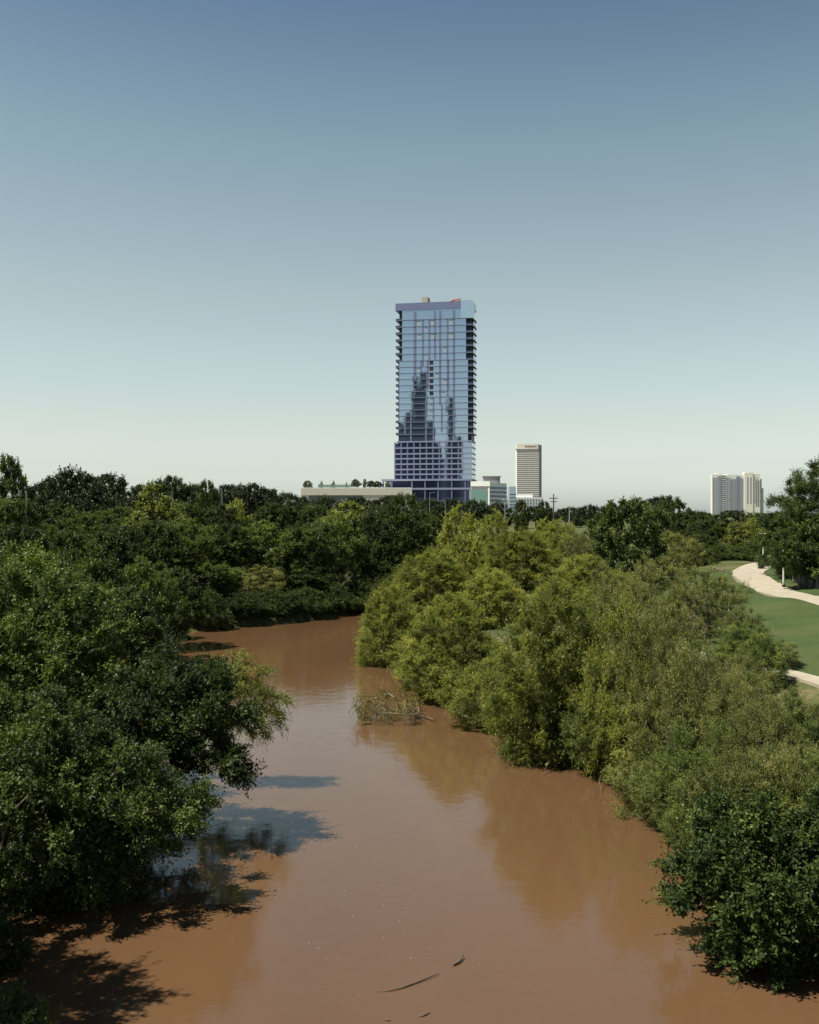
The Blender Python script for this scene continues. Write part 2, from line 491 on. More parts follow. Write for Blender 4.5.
# podium floors
pd = MB(); pd.box(TU(391), TU(471), -2, DEP+4, TZ(488.2), TZ(480)-.02); pd.box(TU(412), TU(470), -3, DEP+4, TZ(514), TZ(489.6))
pd.build('podium_glass', M_navy, tower)
for (x0, x1, y) in ((383, 472.5, 480.0), (392, 472.5, 488.9)):
    MB().box(TU(x0), TU(x1), -4.5, DEP+5, TZ(y)-.7, TZ(y)+.7).build('podium_slab', M_slab, tower)
for px in (384.5, 393, 413, 426, 439, 452.5, 466):
    MB().box(TU(px-.6), TU(px+.6), -4.2, -3.2, TZ(488), TZ(480.8)).build('podium_column', M_lav, tower)
for px in (413, 426, 439, 452.5, 466):
    MB().box(TU(px-.6), TU(px+.6), -4.2, -3.2, TZ(514), TZ(489.9)).build('podium_column', M_lav, tower)
# on the roof
pt = MB().box(TU(420.6), TU(426.4), 6, 11, TZ(302.4), TZ(295)).build('rooftop_box', M_tan, tower)
MB().box(TU(426.5), TU(427.8), 6.4, 10, TZ(302.4), TZ(296)).build('box_side', M_grey, pt)
cr_ = MB()
cr_.tube([(TU(446), 8, TZ(300.8)), (TU(452), 8, TZ(299)), (TU(459.5), 8, TZ(297.6))], [.35,.45,.3], 6)
cr_.tube([(TU(446), 9, TZ(301.6)), (TU(452), 9, TZ(300.6)), (TU(459), 9, TZ(299))], [.3,.3,.3], 6)
for k in range(6):
    cr_.tube([(TU(447+2*k), 8, TZ(300.6-.5*k)), (TU(448+2*k), 9, TZ(301.1-.4*k))], [.15,.15], 5)
cr_.tube([(TU(452), 8.5, TZ(302.4)), (TU(452), 8.5, TZ(299))], [.5,.4], 6)
cr_.build('maintenance_crane', M_red, tower)

# planted podium with beige parapet --------------------------------------
D1 = 712
def W1(px, d=D1): return (px-CX)/F*d
def Z1(py, d=D1): return CZ + (CY-py)*d/F
pod = empty('beige_podium_block', (0, D1, 8))
tag(pod, 'long low beige block with a planted roof terrace beside the glass tower', 'building')
b_ = MB(); b_.box(W1(301), W1(412), 0, 28, Z1(495.2)-8, Z1(488.4)-8); b_.build('parapet_wall', M_beige, pod)
b_ = MB(); b_.box(W1(302), W1(411.5), 1.2, 27, -1, Z1(495.2)-8.02); b_.build('lower_wall', M_grey, pod)
for a, c in ((363,385),(406,411.8),(301.2,309)):
    MB().box(W1(a), W1(c), .4, 1.18, -1, Z1(495.2)-8.03).build('wall_panel', M_beige, pod)
MB().box(W1(301), W1(411), .05, .25, Z1(488.3)-8, Z1(487.6)-8).build('terrace_coping', M_white, pod)
rail = MB()
for px in range(318, 352, 3):
    rail.box(W1(px)-.08, W1(px)+.08, 1.0, 1.15, Z1(487.6)-8, Z1(484.4)-8)
rail.box(W1(318), W1(351), 1.02, 1.12, Z1(484.8)-8, Z1(484.4)-8)
rail.box(W1(318), W1(351), 1.05, 1.09, Z1(487.3)-8, Z1(485.2)-8)
rail.build('terrace_railing', M_green_glass, pod)

# white office block -------------------------------------------------------
D2 = 680
def W2(px): return (px-CX)/F*D2
def Z2(py): return CZ + (CY-py)*D2/F - 8
off = empty('white_office_block', (0, D2, 8))
tag(off, 'low white office block with green glass and blue window bands right of the glass tower', 'building')
c0 = (W2(489.5), 0.0)
MB().prism([(W2(471.3), 4), c0, (W2(509.5), 20), (W2(491), 26)], -1, Z2(482.6)).build('wall', M_white, off)
def strip(a, c, t0, t1, out, z0, z1):
    a = Vector(a); c = Vector(c); dv = c-a; nn = Vector((dv.y, -dv.x)).normalized()
    if nn.y > 0: nn = -nn
    p, q = a+dv*t0, a+dv*t1
    pts = [p+nn*out, q+nn*out, q-nn*.02+nn*.04, p-nn*.02+nn*.04]
    return MB().prism([tuple(x) for x in pts], z0, z1)
A0, A1 = (W2(471.3), 4), c0
B0, B1 = c0, (W2(509.5), 20)
MB().prism([(W2(471), 3.6), (W2(489.8), -.4), (W2(490.5), .8), (W2(472), 5)], Z2(486.2), Z2(481.2)).build('roof_canopy', M_white, off)
strip(A0, A1, .02, .90, .25, Z2(488.9), Z2(486.4)).build('window_band', M_band, off)
strip(A0, A1, .0, .88, .35, -1, Z2(489.6)).build('atrium_glass', M_green_glass, off)
for y in (487.6, 491.8, 496.0, 500.2):
    strip(B0, B1, .04, .99, .3, Z2(y+1.3), Z2(y-1.0)).build('window_band', M_blue_glass, off)
MB().box(W2(483.4)+1, W2(500)+1, 10, 17, Z2(482.5), Z2(476.6)).build('rooftop_plant', M_grey, off)
MB().box(W2(483)+.6, W2(500.4)+1.2, 9.6, 17.4, Z2(476.58), Z2(475.4)).build('plant_roof', M_band, off)

# small blue annex
D3 = 760
an = empty('blue_glass_annex', ((512.6-CX)/F*D3, D3, 8))
tag(an, 'small pale blue glass block squeezed between the white office and the tan tower', 'building')
MB().box(-2.4, 2.6, 0, 12, -1, CZ+(512-486.5)*D3/F-8).build('wall', M_glass_light, an)
for k in range(6):
    MB().box(-2.45, 2.65, -.25, -.02, 3+k*2.6, 3.7+k*2.6).build('floor_band', M_slab, an)

# tan hotel tower ----------------------------------------------------------
D4 = 1400
s4 = D4/F
ht = empty('tan_hotel_tower', ((514.9-CX)*s4, D4, 8), math.radians(-16))
tag(ht, 'pale tan striped high-rise with a dark right edge and roof sign', 'tower')
def Z4(py): return CZ+(512-py)*s4-8
wx = 23.9*s4
MB().prism([(0, 6), (1.8*s4, 0), (wx, 0), (wx+.6, 18), (2*s4, 18)], -1, Z4(449.4)).build('wall', M_stone, ht)
MB().prism([(wx+.05, .02), (wx+.7, -.4), (wx+1.4, 18), (wx+.65, 18)], -1, Z4(445.0)).build('shade_side_wall', M_grey, ht)  # grey puts the shade of the right side into its colour
crown = MB().prism([(.4*s4, 4), (2*s4, .8), (wx-1, .8), (wx-1, 16), (3*s4, 16)], Z4(449.3), Z4(444.2)).build('roof_parapet', M_beige, ht)
MB().box(1.0*s4, wx+.3, -.9, -.05, Z4(450.4), Z4(449.0)).build('cornice', M_band, ht)
for k in range(26):
    y = 452.0 + k*2.02
    MB().box(1.9*s4, wx-.2, -.35, -.03, Z4(y+.42), Z4(y-.42)).build('window_band', M_band, ht)
# the faint lettering reads only as a row of thin strokes at this distance
lt = MB(); xx = 10.0*s4
rr = random.Random(9)
while xx < 21.0*s4:
    w_ = rr.uniform(.35, .55)
    h_ = rr.choice((1.7, 1.7, 2.1))
    lt.box(xx, xx+w_, .3, .62, Z4(446.9), Z4(446.9)+h_)
    if rr.random() < .7: lt.box(xx+w_, xx+w_+.6, .3, .62, Z4(446.9)+rr.choice((0, .8, 1.3)), Z4(446.9)+rr.choice((0, .8, 1.3))+.4)
    xx += rr.uniform(1.25, 1.5)
lt.build('sign_lettering', M_band, ht)

# white low building in front of hotel
D5 = 800; s5 = D5/F
lb = empty('white_window_block', ((503-CX)*s5, D5, 8))
tag(lb, 'low white block with a grid of small square windows below the tan tower', 'building')
def Z5(py): return CZ+(512-py)*s5-8
MB().box(0, 41*s5, 0, 16, -1, Z5(497.2)).build('wall', M_white, lb)
MB().box(10*s5, 30*s5, 2, 15, Z5(497.18), Z5(493.6)).build('upper_storey', M_white, lb)
for r_ in range(4):
    for c_ in range(14):
        x0 = (1.0+c_*2.85)*s5
        MB().box(x0, x0+1.5*s5, -.22, -.03, Z5(500.4+r_*2.9), Z5(498.9+r_*2.9)).build('window', M_win, lb)

# right-hand residential towers ---------------------------------------------
D6 = 1500; s6 = D6/F
rt = empty('residential_high_rise', ((712.4-CX)*s6, D6, 8), math.radians(-6))
tag(rt, 'pale lilac and cream apartment high-rise standing behind the park trees', 'tower')
def Z6(py): return CZ+(512-py)*s6-8
def R6(name, m, a, c, y0, y1, yt, par=None):
    return MB().box(a*s6, c*s6, y0, y1, -1, Z6(yt)).build(name, m, par or rt)
R6('left_wing', M_pier, .3, 9, 4, 16, 474.2)
R6('centre_wing', M_pier, 9.02, 31.5, 5, 20, 474.8)
R6('cream_wing', M_cream, 31.52, 40, 3, 16, 472.6)
R6('cream_wing', M_cream, 40.02, 46.8, 4, 16, 474.0)
R6('rear_wing', M_pier, 46.82, 51.8, 14, 24, 488.0)
R6('rear_wing', M_pier, 46.84, 49.4, 10, 13.9, 479.0)
for a, c, y, yt in ((9.6,13.2,4.5,476),(14.4,15.6,4.5,477),(19.6,23.5,4.5,479),(27.6,30.4,4.5,478),(5.2,8.2,3.5,476),(23.6,27.5,4.45,476.3)):
    R6('window_bay', M_win if a != 9.6 else M_blue_glass, a, c, y, y+.48, yt)
def winrows(cols_, y, top, n):
    for k in range(n):
        py = top + k*1.9
        for a, c in cols_:
            MB().box(a*s6, c*s6, y, y+.27, Z6(py+.55), Z6(py-.55)).build('window', M_win, rt)
winrows([(.6,2.6),(3.2,4.6)], 3.7, 478, 20)
winrows([(16.2,17.4),(17.8,19.1),(24.2,26.6)], 4.15, 478, 20)
winrows([(41.0,42.3),(43.0,44.4),(34,35.2),(37,38.2)], 2.7, 478, 14)
winrows([(47.5,49.0)], 9.7, 483, 6)
for k in range(20):
    py = 477.5+k*1.9
    for a, c, y in ((9.6,13.2,4.2),):
        MB().box(a*s6, c*s6, y, y+.28, Z6(py+.35), Z6(py-.35)).build('balcony_band', M_pier, rt)
for a, c, yt in ((4,8,472.8),(14,17,473.6),(33,38,471.8)):
    MB().box(a*s6, c*s6, 12, 22, Z6(476), Z6(yt)).build('rooftop_plant', M_pier, rt)

# downtown high-rises behind the viewpoint, seen mirrored in the tower glass -----
fn = Vector((-math.sin(TA), -math.cos(TA), 0))
def mirror(p):
    return p - fn*2*((p-T0).dot(fn))
M_city = mat('city_concrete', (.035,.05,.12), .5, metal=.2, var=.3, vscale=.05)
k = 0
for (px, wpx, yt, dd, lab) in ((416,7.5,377,2350,'slim dark skyscraper mirrored as the left peak in the tower glass'),
                               (423.5,7.5,371,2300,'tallest dark skyscraper mirrored in the tower glass'),
                               (451,7,397,2300,'solitary dark skyscraper mirrored right of centre in the tower glass'),
                               (409,8,412,2250,'stepped dark office block mirrored at the left of the tower glass'),
                               (401,9,424,2250,'dark corner block mirrored low at the left edge of the tower glass'),
                               (431,7,421,2250,'square dark office block mirrored between the peaks in the tower glass'),
                               (459,8,436,2250,'low dark block mirrored at the right of the tower glass'),
                               (418,48,440,2200,'broad dark city block mirrored along the foot of the tower glass')):
    q = mirror(P(px, yt, dd)); wd = wpx*dd/F
    e = empty('downtown_skyscraper', (q.x, q.y, 8), -2*TA)
    tag(e, lab, 'skyscraper', group='downtown blocks mirrored in the tower glass')
    hh = q.z-8
    b0 = MB().box(-wd/2, wd/2, -30, 0, -1, hh*.93).build('wall', M_city, e)
    MB().box(-wd*.36, wd*.36, -26, -4, hh*.93+.01, hh).build('roof_block', M_city, e)
    wb = MB()
    for z_ in np.arange(6, hh*.93-4, 9.0): wb.box(-wd/2+1, wd/2-1, .02, .5, z_, z_+4)
    wb.build('window_bands', M_navy, e)

# ------------------------------------------------------------------ trees
BARK = mat('bark', (.10,.075,.055), .95, var=.35, vscale=6, bump=.6)
BARK_P = mat('pale_bark', (.20,.17,.13), .95, var=.3, vscale=6, bump=.4)
L_oak = leaf_mat('oak_leaves', (.020,.034,.009), (.050,.074,.016), (.125,.160,.034), transl=.30)
L_dark = leaf_mat('live_oak_leaves', (.016,.026,.010), (.030,.046,.015), (.070,.092,.028), transl=.22)
L_bright = leaf_mat('bright_leaves', (.036,.056,.012), (.085,.122,.024), (.185,.225,.05))
L_yellow = leaf_mat('pale_yellow_leaves', (.09,.115,.028), (.19,.22,.055), (.32,.34,.10))  # bright yellow-green leaf colour of the cone trees
L_willow = leaf_mat('willow_leaves', (.070,.090,.018), (.212,.242,.050), (.39,.40,.11), transl=.44)
L_mix = leaf_mat('yellowish_leaves', (.042,.064,.016), (.125,.165,.038), (.26,.30,.08), transl=.34)
L_olive = leaf_mat('olive_leaves', (.050,.066,.018), (.150,.170,.046), (.31,.31,.11), transl=.34)
L_near = leaf_mat('overhang_leaves', (.013,.025,.008), (.036,.062,.015), (.125,.165,.038), transl=.32)
L_near_b = leaf_mat('lighter_overhang_leaves', (.022,.040,.010), (.060,.098,.020), (.17,.22,.046))
L_gloss = leaf_mat('glossy_leaves', (.022,.038,.010), (.056,.088,.019), (.16,.205,.048), rough=.6, spec=.22, transl=.25)
L_gloss2 = leaf_mat('magnolia_leaves', (.030,.048,.014), (.080,.112,.028), (.18,.22,.062), rough=.55, spec=.3, transl=.25)
L_cyp = leaf_mat('conifer_needles', (.020,.036,.011), (.048,.078,.020), (.12,.155,.040), transl=.24)
L_tuft = leaf_mat('dead_willow_leaves', (.10,.085,.025), (.20,.17,.05), (.30,.27,.10), transl=.3)
L_dry = leaf_mat('dry_weeds', (.11,.09,.045), (.21,.17,.085), (.33,.27,.15), transl=.2)

def poisson(cands, spacing, rng, nmax):
    kept = np.zeros((0, 3))
    for c in cands:
        if len(kept) == 0 or np.min(np.sum((kept-c)**2, 1)) > spacing*spacing:
            kept = np.vstack([kept, c])
            if len(kept) >= nmax: break
    return kept

def env_pts(kind, H, R, rng, n=6000, amp=1.0):
    t = rng.random(n); th = rng.random(n)*2*np.pi; f = rng.random(n)**.42
    lob = np.zeros(n)
    for k in range(14):
        a0, t0, am = rng.random()*2*np.pi, rng.random(), rng.uniform(-.42, .40)
        dd = (np.cos(th-a0)-1)*2.2 - ((t-t0)/.25)**2
        lob += amp*am*np.exp(dd)
    if kind == 'dome':
        r = np.sqrt(np.clip(1-((t-.52)/.48)**2, 0, 1)); z = .22+.78*t
        f = np.maximum(f, .35)
    elif kind == 'ball':
        r = np.sqrt(np.clip(1-((t-.48)/.54)**2, 0, 1)); z = .04+.96*t; f = np.maximum(f, .4)
    elif kind == 'spread':
        r = np.sqrt(np.clip(1-((t-.35)/.65)**2, 0, 1)); z = .35+.65*t
    elif kind == 'full':
        r = np.clip(1-t**2.6, 0, 1)**.5*(.82+.18*np.sin(np.pi*np.clip(t*1.3, 0, 1))); z = .03+.97*t
    elif kind == 'cone':
        r = (1-t)**.62*(.8+.3*np.sin(t*30)); z = .12+.88*t
    elif kind == 'airy':
        r = np.sin(np.pi*np.clip(.15+.8*t, 0, 1))**.8; z = .1+.9*t; f = rng.random(n)**.6
    r = r*(1+lob)
    z = z*(1+.12*lob)
    return np.stack([np.cos(th)*r*f*R, np.sin(th)*r*f*R, z*H], -1)

def skeleton(centres, base_pts, r0, rng, sides=6, bend=.12, tip=.012):
    """grow branches from the base polyline out to every centre, tapering by what each carries"""
    nodes = [np.array(p, float) for p in base_pts]; par = [-1]+list(range(len(base_pts)-1))
    b0 = nodes[0]
    order = np.argsort(np.linalg.norm(centres-b0, axis=1))
    base_n = len(nodes)
    for i in order:
        c = centres[i]
        A = np.array(nodes)
        d = np.linalg.norm(A-c, axis=1)
        pen = d + .55*np.maximum(0, A[:,2]-c[2]) + .25*np.linalg.norm(A-b0, axis=1)*.3
        pen[0] += .5
        j = int(np.argmin(pen)); a = nodes[j]; L = np.linalg.norm(c-a)
        last = j; m = 3 if L > 1.2 else 2
        for k in range(1, m+1):
            t = k/m
            p = a+(c-a)*t
            if k < m: p = p + rng.normal(0, bend*L, 3)*np.array([1,1,.6]) + np.array([0,0,-.05*L])
            nodes.append(p); par.append(last); last = len(nodes)-1
    load = np.ones(len(nodes))
    for i in range(len(nodes)-1, 0, -1):
        load[par[i]] += load[i]
    rad = np.maximum(r0*(load/load[0])**.48, tip)
    A = np.array(nodes)
    v0, v1, ra, rb = [], [], [], []
    for i in range(1, len(nodes)):
        v0.append(A[par[i]]); v1.append(A[i]); rb.append(rad[i]); ra.append(min(rad[par[i]], rad[i]*1.35) if par[i] >= base_n else rad[par[i]] if i < base_n else rad[i]*1.3)
    v0, v1, ra, rb = map(np.array, (v0, v1, ra, rb))
    t = unit(v1-v0)
    ref = np.where(np.abs(t[:,2:3]) > .9, np.array([[1.,0,0]]), np.array([[0,0,1.]]))
    u = unit(np.cross(t, ref)); w = np.cross(t, u)
    an = np.arange(sides)*2*np.pi/sides
    ring = u[:,None,:]*np.cos(an)[None,:,None]+w[:,None,:]*np.sin(an)[None,:,None]
    R0 = v0[:,None,:]+ring*ra[:,None,None]; R1 = (v1+t*rb[:,None]*.3)[:,None,:]+ring*rb[:,None,None]
    Q = np.stack([R0, np.roll(R0,-1,1), np.roll(R1,-1,1), R1], 2).reshape(-1, 4, 3)
    return Q

def leaves(centres, axis_pt, rng, clump, strands, per, L, W, droop=.15, up=.5, out=1.0, rnd=.8, hang=0.0, spread=.9, lentw=1.0):
    C = len(centres)
    cl = clump*rng.uniform(.7, 1.3, (C,1,1))
    o = unit(centres-axis_pt[None,:])
    d = unit(o[:,None,:]*out + np.array([0,0,up]) + rng.normal(0, rnd, (C,strands,3)))
    st = centres[:,None,:] + rng.normal(0, .22, (C,strands,3))*cl
    Ls = cl*rng.uniform(.35, 1.25, (C,strands,1))*lentw
    t = (np.arange(per)+.5)/per
    t = np.clip(t[None,None,:]+rng.uniform(-.5/per, .5/per, (C,strands,per)), 0.05, 1)[...,None]
    p = st[:,:,None,:]+d[:,:,None,:]*Ls[:,:,None,:]*t
    p[...,2] -= (droop*cl[:,:,None,:]*t**2)[...,0]
    axis = unit(d[:,:,None,:]*.7 + rng.normal(0, spread, (C,strands,per,3))*.8 + np.array([0,0,-hang-2*droop*.3]))
    nrm = rng.normal(0, .55, (C,strands,per,3)) + np.array([0,0,.8]) + d[:,:,None,:]*.25
    side = unit(np.cross(axis, nrm))
    nn = np.cross(side, axis)
    sc = rng.uniform(.65, 1.25, (C,strands,per,1))
    a = axis*L*sc; s = side*W*.5*sc
    lift = nn*W*.18*sc
    V = np.stack([p, p+a*.45+s+lift, p+a, p+a*.5-s+lift], 3)
    tone = np.clip(.42 + rng.normal(0, .13, (C,1,1)) + rng.normal(0, .08, (C,strands,1)) + rng.normal(0, .13, (C,strands,per)) + .16*(t[...,0]-.5), 0, 1)
    return V.reshape(-1, 4, 3), tone.reshape(-1)

PROTO = {}
def make_proto(key, env, H, R, spacing, nmax, lm_, seed, clump, strands, per, L, W, bark=BARK, trunks=1, r0=.22, th=.55, **kw):
    rng = np.random.default_rng(seed)
    c = poisson(env_pts(env, H, R, rng, amp=.45 if key.startswith('willow') else 1.0), spacing, rng, nmax)
    Q = []
    groups = [c] if trunks == 1 else [c[i::trunks] for i in range(trunks)]
    if trunks > 1:
        ang = np.arctan2(c[:,1], c[:,0]); g = ((ang+np.pi)/(2*np.pi)*trunks).astype(int) % trunks
        groups = [c[g == i] for i in range(trunks)]
    for gi, cg in enumerate(groups):
        if len(cg) == 0: continue
        m = cg.mean(0)*np.array([.45,.45,1]); b = np.array([*(rng.normal(0, .12*R if trunks > 1 else .01, 2)), -.4])
        base = [b+(np.array([m[0], m[1], H*th])-b)*t+rng.normal(0, .02*H, 3)*(0 < t)*np.array([1,1,0]) for t in (0,.25,.5,.75,1)]
        Q.append(skeleton(cg, base, r0/math.sqrt(trunks), rng, 6 if r0 > .15 else 5))
    tr = quads_mesh(key+'_trunk', np.concatenate(Q), bark)
    V, tone = leaves(c, np.array([0,0,H*.35]), rng, clump, strands, per, L, W, **kw)
    V[...,2] = np.maximum(V[...,2], .02)
    Ha = float(np.percentile(V[:,0,2], 99.7)); Ra = float(np.percentile(np.hypot(V[:,0,0], V[:,0,1]), 96))
    PROTO[key] = (tr, quads_mesh(key+'_crown', V, lm_, tone), Ha, Ra)

# mid-distance trees (60 to 130 m)
for v in range(4):
    make_proto(f'oak{v}', 'dome', 10, 4.6, 1.35, 85, L_oak, 10+v, 1.0, 60, 11, .24, .14, r0=.30, up=.8)
for v in range(3):
    make_proto(f'bright{v}', 'dome', 10, 4.2, 1.25, 80, L_bright, 20+v, .92, 58, 11, .22, .12, r0=.26, up=.8)
for v in range(4):
    make_proto(f'willow{v}', 'full', 9, 4.0, 0.85, 210, L_willow, 30+v, .85, 48, 15, .20, .045, r0=.26, trunks=3, droop=.30, up=.95, rnd=.55, hang=.15, lentw=1.15, bark=BARK_P)
for v in range(3):
    make_proto(f'olive{v}', 'airy', 8, 3.0, 1.0, 80, L_olive, 40+v, .80, 40, 12, .16, .050, r0=.15, trunks=2, droop=.12, up=.9, rnd=.7, bark=BARK_P, th=.7)
for v in range(2):
    make_proto(f'bushy{v}', 'full', 6, 3.4, .9, 110, L_willow if v == 0 else L_mix, 50+v, .8, 50, 12, .14, .055, r0=.16, trunks=3, droop=.15, up=.8, rnd=.7, bark=BARK_P)
make_proto('scrub', 'full', 5, 3.0, .85, 95, L_olive, 55, .78, 50, 12, .13, .045, r0=.14, trunks=4, droop=.1, up=1.0, rnd=.6, bark=BARK_P)
make_proto('bank', 'full', 5, 4.0, 1.1, 90, L_oak, 56, .95, 50, 11, .20, .10, r0=.16, trunks=3, droop=.25, up=.5, rnd=.8)
# far trees (130 m and beyond)
for v in range(4):
    make_proto(f'far{v}', 'spread', 10, 6.0, 1.45, 95, L_dark, 60+v, 1.1, 44, 8, .36, .22, r0=.35, up=.45, rnd=.9)
for v in range(3):
    make_proto(f'farg{v}', 'ball', 10, 4.8, 1.3, 110, L_oak, 65+v, .98, 44, 8, .33, .20, r0=.32, up=.5, rnd=.9)
make_proto('fary', 'full', 8, 4.6, 1.35, 75, L_willow, 68, 1.2, 48, 10, .34, .12, r0=.3, trunks=3, droop=.25, up=.4, rnd=.9)
make_proto('cone', 'dome', 10, 3.6, 1.25, 70, L_yellow, 70, .9, 50, 9, .28, .17, r0=.3)
for v in range(2):
    make_proto(f'cypress{v}', 'cone', 13, 4.0, 1.0, 150, L_cyp, 72+v, .85, 55, 11, .22, .065, r0=.32, th=.95, up=.1, droop=.1, out=1.3)
make_proto('magnolia', 'ball', 9, 4.0, 1.15, 90, L_gloss2, 75, .85, 50, 10, .28, .16, r0=.3)
make_proto('thin', 'airy', 9, 1.9, .75, 48, L_olive, 92, .60, 26, 11, .13, .04, r0=.17, droop=.1, up=.7, rnd=.8, th=.95)
# near trees (20 to 45 m)
make_proto('shrub', 'airy', 2.4, 1.3, .36, 60, L_near, 90, .36, 26, 10, .095, .044, r0=.05, trunks=3, droop=.15, up=.4, rnd=.9)
for v in range(2):
    make_proto(f'near{v}', 'full', 7, 3.6, .75, 190, L_near, 80+v, .68, 56, 13, .12, .055, r0=.2, trunks=2, droop=.12, up=.6, rnd=.8)
make_proto('thicket', 'airy', 6.5, 2.4, .72, 110, L_olive, 86, .72, 42, 13, .11, .032, r0=.10, trunks=3, droop=.08, up=1.0, rnd=.55, bark=BARK_P, th=.75)
make_proto('thicket_b', 'airy', 6.5, 2.6, .70, 120, L_mix, 87, .68, 42, 13, .12, .040, r0=.10, trunks=3, droop=.08, up=.9, rnd=.6, bark=BARK_P, th=.75)

def place(kind, px, d, ytop, wpx, label, name='tree', cat='tree', group=None, dz=0.0, base=None, rnd_=[0]):
    rnd_[0] += 1; r = random.Random(1000+rnd_[0])
    tr, cw, H, R = PROTO[kind]
    x, y = (px-CX)*d/F, d
    z0 = gz(x, y)+dz if base is None else base
    z0 = max(z0, -.35)
    top = CZ+(CY-ytop)*d/F
    sz = (top-z0)/H; sx = wpx*d/F/2/R
    root = empty(name, (x, y, z0), r.uniform(0, 6.28))
    root.scale = (sx*r.uniform(.95, 1.05), sx*r.uniform(.95, 1.05), sz)
    tag(root, label, cat, group)
    for nm, dat in (('trunk', tr), ('crown', cw)):
        o = bpy.data.objects.new(nm, dat); COL.objects.link(o); o.parent = root
    return root
place_pending = []

